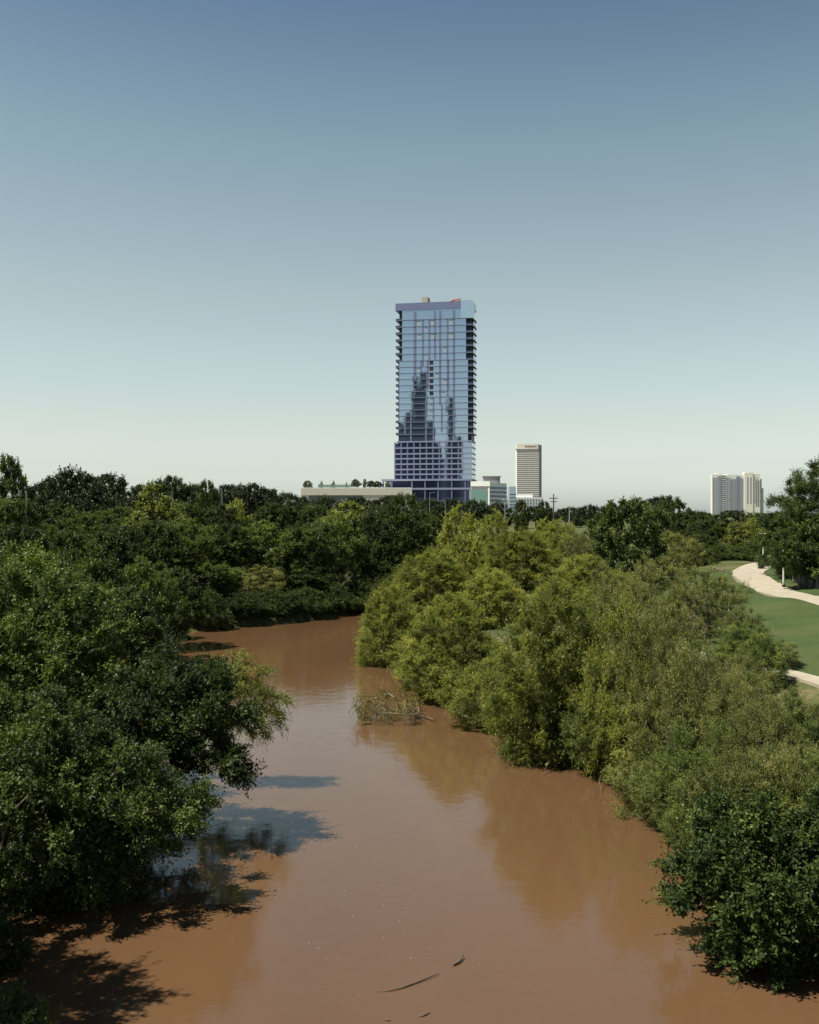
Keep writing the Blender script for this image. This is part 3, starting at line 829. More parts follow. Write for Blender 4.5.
TREES = [
 # kind, px, depth, y of top, crown width px, label, name
 # --- left bank: skyline ---
 ('farg0', 8,120,458,52,'tall ragged green tree rising above the canopy at the left edge of the photo','tall_tree'),
 ('far0', 72,165,471,95,'broad domed dark oak on the skyline, largest crown left of the yellow-green tree','oak_tree'),
 ('far1',108,190,476,80,'flat dark oak crown on the skyline just behind the broad domed oak','oak_tree'),
 ('far2', 38,175,482,50,'low dark crown filling the skyline between the ragged tree and the domed oak','oak_tree'),
 ('far1',140,230,486,40,'small dark crown on the skyline behind the yellow-green tree','oak_tree'),
 ('cone',152,104,486,66,'yellow-green leafy tree with a rounded cone crown on the left canopy','broadleaf_tree'),
 ('far3',172,200,478,56,'round-headed tree poking up on the skyline right of the yellow-green tree','broadleaf_tree'),
 ('farg0',205,180,482,28,'narrow upright tree standing alone above the left skyline','broadleaf_tree'),
 ('far2',190,215,489,50,'dark low crown on the skyline beside the narrow upright tree','oak_tree'),
 ('far1',231,200,486,60,'dark notched crown on the skyline left of the distant street light','oak_tree'),
 ('far3',252,195,485,56,'round green crown on the skyline right of the distant street light','broadleaf_tree'),
 ('far1',268,240,490,54,'small dark crown on the skyline left of the beige podium block','oak_tree'),
 ('far2',294,260,494,46,'dark crown directly below the left end of the beige podium block','oak_tree'),
 ('far0',325,270,497,50,'dark crown below the left part of the planted terrace','oak_tree'),
 ('far1',356,285,498,48,'dark crown below the middle of the planted terrace','oak_tree'),
 ('far2',382,280,497,42,'dark crown below the terrace trees at the right of the podium','oak_tree'),
 ('farg0',401,150,496,52,'bright-topped green tree at the foot of the glass tower','broadleaf_tree'),
 ('far0',430,330,500,46,'dark crown under the middle of the glass tower','oak_tree'),
 ('far1',452,350,500,40,'dark crown under the right half of the glass tower','oak_tree'),
 ('far2',474,330,501,40,'dark crown under the green atrium glass of the white office block','oak_tree'),
 ('far0',498,345,503,40,'dark crown under the blue window bands of the white office block','oak_tree'),
 ('farg1',521,300,501,22,'pointed dark green tree in front of the low white window block','broadleaf_tree'),
 ('farg0',543,330,502,20,'small pointed tree left of the wooden utility pole','broadleaf_tree'),
 ('far1',536,380,507,46,'dark crown along the skyline left of the thin concrete pole','oak_tree'),
 ('far2',566,390,508,40,'dark crown just right of the wooden utility pole','oak_tree'),
 ('far0',590,300,506,48,'dark rounded crown on the skyline right of the thin concrete pole','oak_tree'),
 ('far1',612,310,505,36,'dark rounded crown rising behind the left of the big magnolia-like tree','oak_tree'),
 # --- left bank: canopy slopes ---
 ('oak0', 15,100,500,80,'dark oak in the left canopy below the ragged tall tree','oak_tree'),
 ('oak1', 60,112,505,75,'dark oak in the left canopy below the broad domed oak','oak_tree'),
 ('bright0',100,108,512,70,'mid green tree in the left canopy below the flat dark crown','broadleaf_tree'),
 ('oak2',120,118,508,56,'dark tree in the left canopy just below the yellow-green tree','oak_tree'),
 ('oak0',186,122,504,60,'dark green tree right of the yellow-green tree in the canopy','oak_tree'),
 ('oak1',215,130,506,62,'layered dark tree below the narrow upright tree','oak_tree'),
 ('fary',236,140,503,52,'pale grey-green rounded tree below the distant street light','broadleaf_tree'),
 ('oak2',275,142,504,56,'dark tree in the canopy below the left skyline dip','oak_tree'),
 ('oak0',315,145,506,56,'dark tree above the far left bank below the podium end','oak_tree'),
 ('cone',352,138,504,66,'pale yellow-green domed tree below the beige podium','broadleaf_tree'),
 ('oak1',425,150,514,50,'dark tree behind the yellow-green willows under the tower','oak_tree'),
 ('oak1', 20, 84,528,84,'dark tree low in the left canopy, first above the near bank','oak_tree'),
 ('bright1', 68, 88,522,78,'mid green tree in the heart of the left canopy','broadleaf_tree'),
 ('oak2',110, 92,528,72,'dark tree in the left canopy above the bend','oak_tree'),
 ('oak0',150, 96,522,76,'dark round tree above the river bend, left of the waterline','oak_tree'),
 ('bright0',186,100,520,66,'fresh green tree with ragged top above the river bend','broadleaf_tree'),
 ('oak1',222,106,526,74,'dark tree on the far bank over the left end of the open water','oak_tree'),
 ('bright1',262,108,522,70,'fresh green tree on the far bank over the open water','broadleaf_tree'),
 ('oak2',302,110,524,72,'dark tree on the far bank with branches down to the water','oak_tree'),
 ('bright0',336,115,518,64,'green feathery tree on the far bank nearest the willow point','broadleaf_tree'),
 ('oak0',368,120,514,66,'dark tree on the far bank behind the willow point','oak_tree'),
 ('oak2',402,126,508,64,'very dark round tree just left of the yellow-green willows','oak_tree'),
 ('bright1',215, 99,560,66,'low green tree leaning over the far waterline at the left','broadleaf_tree'),
 ('olive0',262,103,566,56,'small grey-green tree at the far waterline','small_tree'),
 ('oak1',300,107,566,64,'low dark tree overhanging the far waterline','oak_tree'),
 ('olive1',338,111,560,52,'small pale tree at the far waterline beside the willow point','small_tree'),
 ('oak0',372,116,562,60,'low dark tree at the water behind the willow point','oak_tree'),
 # --- left bank: middle distance ---
 ('bright0', 22, 62,545,110,'leafy green tree on the left bank at the edge of the photo','broadleaf_tree'),
 ('oak2', 85, 68,552,100,'dark leafy tree on the left bank behind the overhanging trees','oak_tree'),
 ('bright1',138, 72,560,84,'green tree on the left bank with light sprays on top','broadleaf_tree'),
 ('oak0',172, 80,570,80,'dark tree at the water on the inside of the left bend','oak_tree'),
 ('oak1',118, 60,590,96,'low dark tree on the left bank between two leafy crowns','oak_tree'),
 # --- right bank: willows ---
 ('willow0',388, 72,584,66,'rounded yellow-green willow on the river point, farthest left of the willows','willow_tree'),
 ('willow1',430, 86,551,90,'broad bright willow dome rising behind the river point','willow_tree'),
 ('willow2',446, 59,596,100,'broad front willow with drooping sprays at the waterline','willow_tree'),
 ('willow3',522,100,532,84,'highest yellow-green willow of the clump, near the wooden pole','willow_tree'),
 ('willow0',490, 76,570,72,'willow between the broad front willow and the highest one','willow_tree'),
 ('willow1',556, 45,588,132,'largest front willow, overhanging the middle of the right waterline','willow_tree'),
 ('willow2',582, 78,556,84,'willow behind the largest front willow, below the thin concrete pole','willow_tree'),
 ('willow3',620, 66,574,78,'willow in front of the big magnolia-like tree','willow_tree'),
 ('fary',458,140,512,68,'yellow-green treetop directly in front of the tower base','willow_tree'),
 ('fary',495,160,514,50,'yellow-green treetop right of the tower base, lower than its neighbour','willow_tree'),
 ('fary',560,150,522,56,'pale olive treetop around the thin concrete pole','willow_tree'),
 ('olive2',596,132,527,56,'airy olive tree right beside the white van','small_tree'),
 # --- right: middle and far ---
 ('magnolia',632, 98,501,80,'big dark glossy rounded tree standing above the right thicket','magnolia_tree'),
 ('far2',650,260,498,46,'dark crown behind the big glossy tree','oak_tree'),
 ('farg1',668,200,497,40,'pointed green tree on the skyline right of the big glossy tree','broadleaf_tree'),
 ('oak1',695,150,512,50,'dark tree on the skyline left of the apartment high-rise','oak_tree'),
 ('far0',700,240,512,54,'low dark crown right of the pointed tree on the skyline','oak_tree'),
 ('far1',735,230,511,54,'dark crown covering the foot of the apartment high-rise','oak_tree'),
 ('oak2',712,142,520,50,'dark layered tree behind the bend of the wide path','oak_tree'),
 ('cone',734,138,523,28,'small yellowish oval tree beyond the bend of the wide path','broadleaf_tree'),
 ('farg0',760,165,514,40,'green tree beyond the street lamp','broadleaf_tree'),
 ('far2',768,420,514,30,'dark far crown at the foot of the apartment high-rise on its right','oak_tree'),
 ('far1',782,300,512,40,'dark far crown between the high-rise and the tiered conifers','oak_tree'),
 ('oak3',690,170,527,60,'dark tree behind the bushes left of the path bend','oak_tree'),
 ('oak1',722,175,527,60,'dark tree far behind the top of the path bend','oak_tree'),
 ('fary',752,150,520,46,'pale green tree between the oval tree and the street lamp','broadleaf_tree'),
 ('olive0',672,105,532,60,'airy olive tree right of the big glossy tree','small_tree'),
 ('oak0',700,128,535,46,'dark bush-like tree at the edge of the path bend','oak_tree'),
 ('bright1',758,134,540,44,'dense green tree closing the end of the wide path','broadleaf_tree'),
 ('bank',694,121,546,44,'low green bush behind the left side of the path bend','bush'),
 ('bank',716,126,545,40,'low green bush right behind the top of the path bend','bush'),
 ('bank',738,129,547,40,'low green bush behind the path between the bend and the bin','bush'),
 ('bushy1',672,112,550,48,'yellow-green bush left of the path bend','bush'),
 ('bright0',722,132,545,44,'green tree immediately behind the top of the path bend','broadleaf_tree'),
 ('cypress0',797, 98,474,74,'dark tiered conifer rising beside the wide path, slimmer of the two','conifer_tree'),
 ('cypress1',824, 90,460,104,'tall dark tiered conifer at the right edge above the fence','conifer_tree'),
 ('oak2',800,104,528,70,'dark low-branched tree overhanging the fence','oak_tree'),
 ('oak3',806, 96,516,80,'dark tree directly behind the pale fence posts','oak_tree'),
 ('bank',812, 93,545,70,'dense dark bush behind the fence at the right edge','bush'),
 ('bank',792,100,548,36,'dense dark bush behind the fence beside the street lamp','bush'),
 ('oak2',800, 85,529,54,'low-hanging tree branches around the nearer street lamp head','oak_tree'),
 ('fary',545,175,521,44,'pale olive treetop left of the thin concrete pole','willow_tree'),
 ('farg1',603,200,521,36,'dark small crown beside the big glossy tree, behind the white van','broadleaf_tree'),
 ('olive1',572,128,533,44,'airy olive tree just left of the white van','small_tree'),
 ('fary',610,160,528,40,'pale olive treetop right of the white van','willow_tree'),
 ('magnolia',832, 84,520,90,'dense dark tree shading the fence at the right edge','oak_tree'),
]
FR = []
for t in ((208,93,590,40,'low dark bush at the left end of the far waterline'),(240,97,592,50,'low dark bush second along the far waterline'),
          (274,100,590,50,'low dark bush in the middle of the far waterline'),(306,103,588,48,'low dark bush right of the middle of the far waterline'),
          (334,106.5,584,44,'low dark bush next to the willow point at the far waterline'),(362,110,580,44,'low dark bush behind the willow point at the far waterline'),
          (168,86,600,44,'low dark bush on the inside of the left river bend')):
    TREES.append(('bank', *t, 'bush'))
for t in TREES:
    place(*t[:6], name=t[6])

# thicket on the right bank -------------------------------------------------
BUSH = [
 ('bushy0',618, 41.5,602,96,'yellow-green bush between the largest willow and the thin saplings'),
 ('olive0',655, 62,560,80,'airy sapling with a dark thin trunk below the big glossy tree'),
 ('olive1',622, 56,575,80,'feathery sapling right of the largest front willow'),
 ('olive2',700, 60,566,76,'airy upright sapling left of the lawn'),
 ('olive0',668, 49,596,60,'tall thin sapling whose trunk shows against the narrow path'),
 ('thicket',656, 40.5,606,84,'thin-stemmed sapling in the middle of the right thicket'),
 ('thicket_b',742, 50,622,66,'leafy sapling just left of the smooth lawn'),
 ('bushy1',742, 51,646,60,'low leafy bush in front of the lawn at its left corner'),
 ('thicket_b',602, 42,664,90,'leafy sapling over the waterline at the notch with floating foam'),
 ('bushy0',645, 40,690,100,'rounded bush hanging over the water right of the notch'),
 ('thicket',700, 38,640,84,'olive sapling in front of the narrow path gap'),
 ('thicket',744, 36,672,84,'olive sapling right of the narrow path gap'),
 ('scrub',700, 45,668,80,'dense olive scrub just behind the front saplings'),
 ('scrub',780, 41,712,80,'olive scrub below the right end of the narrow path'),
 ('thicket_b',680, 35,722,96,'leafy sapling at the water above the dark broadleaf bush'),
 ('thicket',770, 34,700,90,'reddish-olive sapling standing below the narrow path'),
 ('thicket_b',812, 36,722,80,'leafy sapling at the right edge below the narrow path'),
 ('scrub',640, 36.5,762,80,'low scrub touching the water left of the dark broadleaf bush'),
 ('thicket_b',690, 33,775,70,'leafy sapling touching the left flank of the glossy broadleaf bush'),
 ('scrub',722, 31.5,768,96,'olive scrub directly above the dark broadleaf bush'),
 ('thicket_b',790, 37,690,80,'leafy sapling in front of the right end of the narrow path'),
 ('thicket',748, 34,712,76,'pale olive sapling above the middle of the glossy bush'),
 ('thicket_b',718, 34,722,80,'yellowish sapling above the left part of the glossy bush'),
 ('scrub',822, 37,705,90,'olive scrub cut by the right edge below the narrow path'),
 ('olive2',742, 43,655,70,'airy sapling standing in front of the lawn corner'),
 ('thin',657, 52,592,46,'sapling with a tall dark bare trunk in the middle of the thicket'),
 ('thin',692, 51,606,44,'slender dark-trunked sapling beside the narrow path gap'),
 ('thin',622, 47,640,44,'slender dark-trunked sapling above the notch with floating foam'),
 ('thin',600, 60,558,40,'dark-trunked sapling poking above the willows left of the big glossy tree'),
 ('thin',646, 60,552,40,'thin sapling poking up right in front of the big glossy tree'),
 ('thin',706, 57,580,38,'thin leaning sapling right of the slender dark-trunked one'),
 ('thin',728, 41,655,44,'thin sapling in front of the left end of the lawn'),
 ('thin',636, 41,682,44,'thin sapling rising over the rounded bush at the notch'),
 ('thin',676, 37,700,46,'thin sapling above the left flank of the glossy bush'),
 ('thin',804, 33,740,60,'thin leaning sapling with reddish tops at the right edge'),
 ('thicket',775, 31.5,745,86,'olive sapling right above the dark glossy bush'),
 ('thicket_b',815, 31,752,80,'leafy sapling at the right edge above the glossy bush'),
 ('scrub',750, 32,750,90,'olive scrub behind the dark glossy bush'),
 ('olive1',668, 38,668,80,'airy sapling over the bush right of the notch'),
 ('bushy0',494, 51,660,96,'yellow-green bush at the water between the two front willows'),
 ('bushy0',446, 58,655,70,'low willow scrub behind the floating pole'),
 ('bushy0',590, 50,640,90,'yellow-green bush between the largest front willow and its right neighbour'),
 ('thicket_b',762, 46,628,56,'airy sapling reaching up against the middle of the lawn'),
 ('olive0',776, 49,640,50,'airy sapling against the lower right of the lawn'),
 ('olive1',738, 52,606,50,'tall airy sapling against the left edge of the lawn'),
 ('olive2',716, 66,578,60,'airy sapling below the bend of the wide path'),
 ('bushy1',560, 44,690,90,'low bush at the foot of the largest front willow'),
]
for t in BUSH:
    place(*t, name='bush' if t[0] in ('bushy0','bushy1','scrub','broad') else 'sapling', cat='bush' if t[0] in ('bushy0','bushy1','scrub','broad') else 'sapling')

# the near trees on the left ----------------------------------------------
def profile_tree(poly, dep, dvar, root_xy, nmax, spacing, lm_, seed, label, clump, strands, per, L, W, r0=.3, lean=(0,0), name='overhanging_tree', cat='tree', amp=8, holes=.30, **kw):
    rng = np.random.default_rng(seed)
    poly = np.array(poly, float)
    x0, y0 = poly.min(0); x1, y1 = poly.max(0)
    pts = []
    n = len(poly)
    while len(pts) < 5000:
        p = rng.uniform([x0, y0], [x1, y1])
        ins = False; p0 = p; p = p + amp*np.array([math.sin(p[1]/7.3+seed)+.6*math.sin(p[1]/3.1), math.sin(p[0]/8.1+seed*2)+.6*math.sin(p[0]/3.7)])
        for i in range(n):
            a, b = poly[i], poly[(i+1) % n]
            if (a[1] > p[1]) != (b[1] > p[1]) and p[0] < (b[0]-a[0])*(p[1]-a[1])/(b[1]-a[1])+a[0]: ins = not ins
        p = p0
        if not ins: continue
        # depth of the crown shrinks towards its outline
        e = min(np.linalg.norm(p-(a_+(b_-a_)*np.clip(np.dot(p-a_, b_-a_)/np.dot(b_-a_, b_-a_), 0, 1))) for a_, b_ in ((poly[i], poly[(i+1) % n]) for i in range(n)))
        th = dvar*math.sqrt(min(1, e/70+.05))
        d = dep + (p[0]-x0)/(x1-x0)*lean[0] + (p[1]-y0)/(y1-y0)*lean[1] + rng.uniform(-th, th)
        q = P(p[0], p[1], d)
        if q.z < .15: continue
        pts.append((q.x, q.y, q.z))
    pts = np.array(pts)
    gap = np.sin(pts[:,0]*1.9+seed)*np.sin(pts[:,2]*2.3+seed*.7)*np.sin(pts[:,1]*1.4+seed*1.3)
    pts = pts[gap < holes]
    c = poisson(pts, spacing, rng, nmax)
    rx, ry = root_xy; rz = gz(rx, ry)
    root = empty(name, (rx, ry, rz)); tag(root, label, cat)
    c = c-np.array([rx, ry, rz])
    m = c.mean(0)
    base = [np.array([m[0]*.55*t**1.5, m[1]*.55*t**1.5, -.4+(m[2]*.9+.4)*t]) for t in (0,.2,.4,.6,.8,1)]
    Q = skeleton(c, base, r0, rng, 7, tip=.012)
    o = bpy.data.objects.new('trunk', quads_mesh('near_trunk', Q, BARK)); COL.objects.link(o); o.parent = root
    V, tone = leaves(c, np.array([m[0]*.6, m[1]*.6, m[2]*.5]), rng, clump, strands, per, L, W, **kw)
    V[...,2] = np.maximum(V[...,2], .03-rz)
    o = bpy.data.objects.new('crown', quads_mesh('near_crown', V, lm_, tone)); COL.objects.link(o); o.parent = root
    return root

profile_tree([(-70,600),(-20,572),(30,566),(80,584),(108,604),(122,640),(118,690),(110,730),(60,750),(0,760),(-70,770)],
             41, 3.6, (-17.5, 42), 230, .80, L_near_b, 206, 'brighter green leafy tree filling the left edge above the overhanging trees',
             .70, 60, 13, .135, .060, r0=.30, droop=.12, up=.8, rnd=.75, lean=(-1.5,-3))
profile_tree([(90,715),(118,690),(142,668),(160,655),(186,664),(208,674),(226,690),(240,706),(236,722),(205,735),(232,745),(246,770),(225,785),(190,762),(150,770),(110,800),(70,790),(70,735)],
             35.5, 2.6, (-13.6, 36.5), 190, .66, L_near, 201, 'dark-leaved tree leaning from the left bank with a long limb over the river',
             .58, 56, 13, .12, .054, r0=.30, droop=.14, up=.6, rnd=.8, lean=(-1,-2))
profile_tree([(-60,735),(20,742),(90,752),(150,775),(180,785),(205,800),(208,815),(175,832),(140,842),(90,860),(20,870),(-60,880)],
             32, 2.2, (-14.6, 32.4), 130, .66, L_near, 208, 'dark tree added to fill the shadow gap between the limb tree and the shaded tree',
             .56, 46, 13, .11, .050, r0=.24, droop=.16, up=.4, rnd=.85, lean=(0,-1))  # tree added so the shadows on the water join up
profile_tree([(-80,700),(0,690),(60,706),(110,740),(150,772),(185,790),(212,808),(210,842),(180,850),(150,852),(120,885),(60,905),(-10,915),(-80,930)],
             28.5, 2.8, (-14.2, 28.3), 240, .60, L_near, 202, 'shaded dark tree low over the water at the left, its lower leaves near the surface',
             .52, 56, 13, .105, .048, r0=.26, droop=.18, up=.45, rnd=.85, lean=(1,-1.5))
profile_tree([(672,864),(690,842),(706,824),(735,812),(765,822),(800,806),(860,800),(930,820),(930,960),(860,985),(815,962),(788,958),(770,975),(742,968),(722,936),(700,905),(684,890)],
             26.2, 2.3, (9.9, 27.2), 250, .50, L_gloss, 205, 'dark glossy broadleaf bush spreading over the water at lower right',
             .46, 46, 12, .105, .062, r0=.20, droop=.15, up=.5, rnd=.85, lean=(-.5,-2.5), name='broadleaf_bush', cat='bush', amp=14)
profile_tree([(195,672),(225,656),(262,662),(276,690),(284,716),(276,738),(262,728),(240,740),(215,735),(196,712)],
             40, 1.2, (-15.0, 42), 70, .40, L_willow, 203, 'pale yellow-green willow branch tree reaching farthest right over the water',
             .5, 26, 13, .13, .026, r0=.16, droop=.5, up=.1, rnd=.7, hang=.6)
profile_tree([(-280,600),(-170,560),(-95,620),(-80,700),(-85,800),(-90,900),(-100,980),(-170,1060),(-280,1040)],
             21.5, 3.0, (-13.6, 21), 300, .55, L_near, 204, 'dark tree mostly beyond the left edge, known by its shadow on the lower left water',
             .62, 34, 13, .12, .055, r0=.24, droop=.15)
for px, d, yt, w_, lab in ((2,24.0,912,66,'leafy sprig low at the left edge beside the dark water'),
                           (-2,20.2,984,90,'small leafy shrub in the bottom left corner')):
    place('shrub', px, d, yt, w_, lab, name='shrub', cat='shrub', base=-.1)

# small planted trees on the podium terrace -----------------------------------
for kd, px, yt, w_, lab in (('farg0',307,480.8,10.8,'dense round tree at the left end of the roof terrace'),
                       ('fary',321.5,481,4,'thin pale tree at the left end of the terrace railing'),
                       ('fary',333.5,480.6,4.5,'small feathery tree at the middle of the terrace railing'),
                       ('fary',346.5,482,3,'little tree at the right end of the terrace railing'),
                       ('far0',355.5,479.4,10.1,'tallest dark tree of the roof terrace'),
                       ('farg1',364.5,479.0,4.5,'slender flat-topped tree in the middle of the roof terrace'),
                       ('far1',371.5,481,10.8,'dark bushy tree right of the slender terrace tree'),
                       ('far2',378.6,481.4,9.5,'dark bushy tree at the right end of the roof terrace'),
                       ('farg0',388,481.4,6,'tree under the podium slab at the tower corner')):
    place(kd, px, D1+8, yt, w_, lab, name='terrace_tree', base=Z1(489.6))

# half-sunk branches and floating sticks ---------------------------------------
rng = np.random.default_rng(77)
sb_ = empty('sunken_branches', (0, 0, 0))
o0 = ground_z(0, 0)
pA = P(388, 722, 52.5); pA.z = 0
sb_.location = pA
tag(sb_, 'half-sunk twiggy willow branches standing in the water by the river point', 'branches')
c = np.stack([rng.uniform(-1.7, 1.7, 60), rng.uniform(-1.2, 2.4, 60), rng.uniform(.2, 1.15, 60)], -1)
Q = skeleton(c, [(2.2,.6,-.3),(1.4,.3,.2),(.5,0,.35),(-.5,.1,.4)], .07, rng, 5, tip=.012)
st = []
tw = MB()
for i in range(70):
    x, y = rng.uniform(-1.8, 1.6), rng.uniform(-1.5, 1.7)
    h = rng.uniform(.3, 1.3); a, b2 = rng.normal(0, .12, 2)
    tw.tube([(x, y, -.1), (x+a*.5, y+b2*.5, h*.5), (x+a, y+b2, h)], [.014,.011,.006], 4)
o = bpy.data.objects.new('branch', quads_mesh('sunk_branch', Q, BARK_P)); COL.objects.link(o); o.parent = sb_
tw.build('twigs', BARK_P, sb_)
V, tn = leaves(c, np.array([0,0,-.5]), rng, .42, 14, 9, .13, .026, droop=.9, up=.1, hang=.8)
o = bpy.data.objects.new('sparse_leaves', quads_mesh('sunk_leaves', V, L_tuft, tn)); COL.objects.link(o); o.parent = sb_

def floater(name, label, cat, pts, radii, m=BARK, group=None):
    P3 = [Vector((x, y, z)) for (x, y, z) in pts]
    o = MB().tube([p-P3[0] for p in P3], radii, 7).build(name, m)
    o.location = P3[0]; tag(o, label, cat, group); return o
def wp(px, py, z=.01):
    d = CZ*F/(py-CY); return ((px-CX)*d/F, d, z)
fl = floater('floating_stick', 'long thin curved stick floating on the brown water at lower middle', 'stick',
        [wp(374,992,.0), wp(388,991.5,.01), wp(402,988.5,.02), wp(420,982,.03), wp(439,974.5,.04)], [.008,.018,.022,.021,.010])
floater('floating_stick', 'short thick piece of driftwood right of the long stick', 'stick', [wp(453,966,.03), wp(459,963,.04), wp(463,958.5,.09)], [.03,.035,.02], BARK)
floater('floating_stick', 'short dark stick below the long floating stick', 'stick', [wp(418,1017.5,.0), wp(424,1016,.02), wp(430,1013,.02)], [.012,.022,.01])
floater('floating_stick', 'tiny dark stick at the bottom edge below the long stick', 'stick', [wp(384,1020,.01), wp(390,1021,.02)], [.03,.02])
floater('floating_pole', 'pale bare pole lying on the water at the foot of the front willows', 'pole', [wp(409,712,.12), wp(420,717,.1), wp(434,722,.12)], [.03,.04,.04], BARK)
floater('snagged_branch', 'dead bent branch dipping into the water at the notch of the right bank', 'branch', [wp(602,794,.0), wp(599,789,.35), wp(604,781,.55), wp(612,774,.5)], [.010,.016,.022,.03], BARK)
floater('snagged_branch', 'dead forked stem leaning over the water below the largest front willow', 'branch', [wp(543,776,.0), wp(547,772,.3), wp(556,768,.45), wp(566,764,.5)], [.010,.016,.022,.028], BARK)
floater('snagged_branch', 'thin pale stem lying in the water left of the dark glossy bush', 'branch', [wp(650,832,.02), wp(660,829,.06), wp(672,824,.15), wp(684,818,.3)], [.01,.014,.018,.024], BARK)
# specks of drift and foam: uncountable
V = []; 
for i in range(70):
    u = rng.random()
    if u < .5: px, py = rng.normal(375, 60), rng.uniform(830, 1024)
    elif u < .8: px, py = rng.normal(590, 26), rng.normal(790, 14)
    else: px, py = rng.uniform(200, 420), rng.uniform(690, 1000)
    x, y, _ = wp(px, max(py, 640)); r_ = rng.uniform(.006, .016)*(1.0 if u < .5 else 1.2)
    a = rng.uniform(0, 3.14); ca, sa = math.cos(a)*r_, math.sin(a)*r_*1.0
    k_ = rng.uniform(.4, 1)
    V.append([(x-ca, y-sa, .006), (x+sa*k_, y-ca*k_, .02), (x+ca, y+sa, .006), (x-sa*k_, y+ca*k_, .012)])
drift = bpy.data.objects.new('drift_specks', quads_mesh('drift', np.array(V), M_tan, None)); COL.objects.link(drift)
tag(drift, 'tiny specks of foam and drift scattered on the brown water', 'drift', kind='stuff')

# undergrowth on both banks --------------------------------------------------
def undergrowth(name, lab, m, seed, n, xr_, yr_, cond, L, W, tuft, h):
    rng = np.random.default_rng(seed)
    x = rng.uniform(*xr_, n); y = rng.uniform(*yr_, n)
    xl = np.interp(y, XL[:,0], XL[:,1]); xr2 = np.interp(y, XR[:,0], XR[:,1])
    k = cond(x, y, xl, xr2); x, y = x[k], y[k]
    z = ground_z(x, y)
    c = np.stack([x, y, z], -1)
    n = len(c)
    hh = h*rng.uniform(.3, 1.2, (n,1))
    d = unit(rng.normal(0, .55, (n,tuft,3))+np.array([0,0,1.1]))
    tt = rng.random((n,tuft,1))
    p = c[:,None,:]+d*hh[:,None,:]*tt
    ax = unit(d+rng.normal(0, .6, (n,tuft,3)))
    s = unit(np.cross(ax, rng.normal(0, .6, (n,tuft,3))+np.array([0,0,.6])))
    sc = rng.uniform(.6, 1.3, (n,tuft,1))
    V = np.stack([p, p+ax*L*.45*sc+s*W*.5*sc, p+ax*L*sc, p+ax*L*.5*sc-s*W*.5*sc], 2).reshape(-1,4,3)
    tn = np.clip(.45+rng.normal(0,.12,(n,1))+rng.normal(0,.12,(n,tuft)), 0, 1).reshape(-1)
    o = bpy.data.objects.new(name, quads_mesh(name, V, m, tn)); COL.objects.link(o)
    tag(o, lab, 'undergrowth', kind='stuff')
def not_path(x, y):
    dx = x-np.interp(y, loc_[:,1], loc_[:,0])
    return ((dx < -3.0) | (dx > 1.0) | ((dx < -.9) & (y > 50))) & ~((x > np.interp(y, loc_[:,1], loc_[:,0])) & (y > 36) & (y < 112))
undergrowth('undergrowth', 'low green weeds and scrub covering the right bank', L_olive, 301, 15000, (-5,40), (15,118),
            lambda x, y, xl, xr2: (x > xr2-.3) & (np.abs(x-np.interp(y, upc[:,1], upc[:,0])) > 4.5) & ((y < 106) | (x < 25)) & not_path(x, y), .18, .06, 16, .45)
undergrowth('dry_weeds', 'straw-coloured weeds scattered through the right bank thicket', L_dry, 302, 5000, (4,30), (24,60),
            lambda x, y, xl, xr2: (x > xr2+2) & not_path(x, y), .20, .03, 12, .5)
undergrowth('left_undergrowth', 'dark weeds covering the left bank below the trees', L_oak, 303, 14000, (-45,8), (10,135),
            lambda x, y, xl, xr2: (x < xl+.3), .24, .09, 14, .8)

# ------------------------------------------------------------------ park furniture
M_black = mat('black_metal', (.02,.02,.022), .45, metal=.3)
M_fence = mat('dark_fence_boards', (.035,.035,.045), .7, var=.25)
M_lamp = mat('pale_pole_paint', (.52,.52,.48), .5)
M_wood = mat('weathered_wood', (.17,.13,.09), .9, var=.25)

def lamp(px, pyb, d, h, label, head=True):
    x = (px-CX)*d/F; z = gz(x, d)
    r = empty('street_lamp', (x, d, z)); tag(r, label, 'street lamp', group='lamps along the wide path')
    MB().tube([(0,0,-.1),(0,0,.25)], [.16,.13], 10).build('base', M_black, r)
    MB().tube([(0,0,.25),(0,0,h)], [.10,.06], 10).build('pole', M_lamp, r)
    hd = MB(); hd.tube([(0,0,h),(0,0,h+.12),(0,0,h+.2)], [.12,.42,.30], 16); hd.build('lamp_head', M_lamp, r)
    return r
lamp(763.2, 565, 112, 3.4+.2, 'pale street lamp with a flat round head at the bend of the path')
lamp(783.6, 584, 87.0, 4.0, 'pale street lamp in front of the dark fence, its head hidden in branches')
# litter bin
bx, by = (757.3-CX)*110/F+.4, 110.0
bn = empty('litter_bin', (bx, by, gz(bx, by)+.03)); tag(bn, 'black round litter bin beside the bend of the wide path', 'bin')
MB().tube([(0,0,0),(0,0,.9)], [.30,.34], 14).build('body', M_black, bn)
MB().tube([(0,0,.92),(0,0,1.0),(0,0,1.14)], [.37,.38,.16], 14).build('lid', M_black, bn)
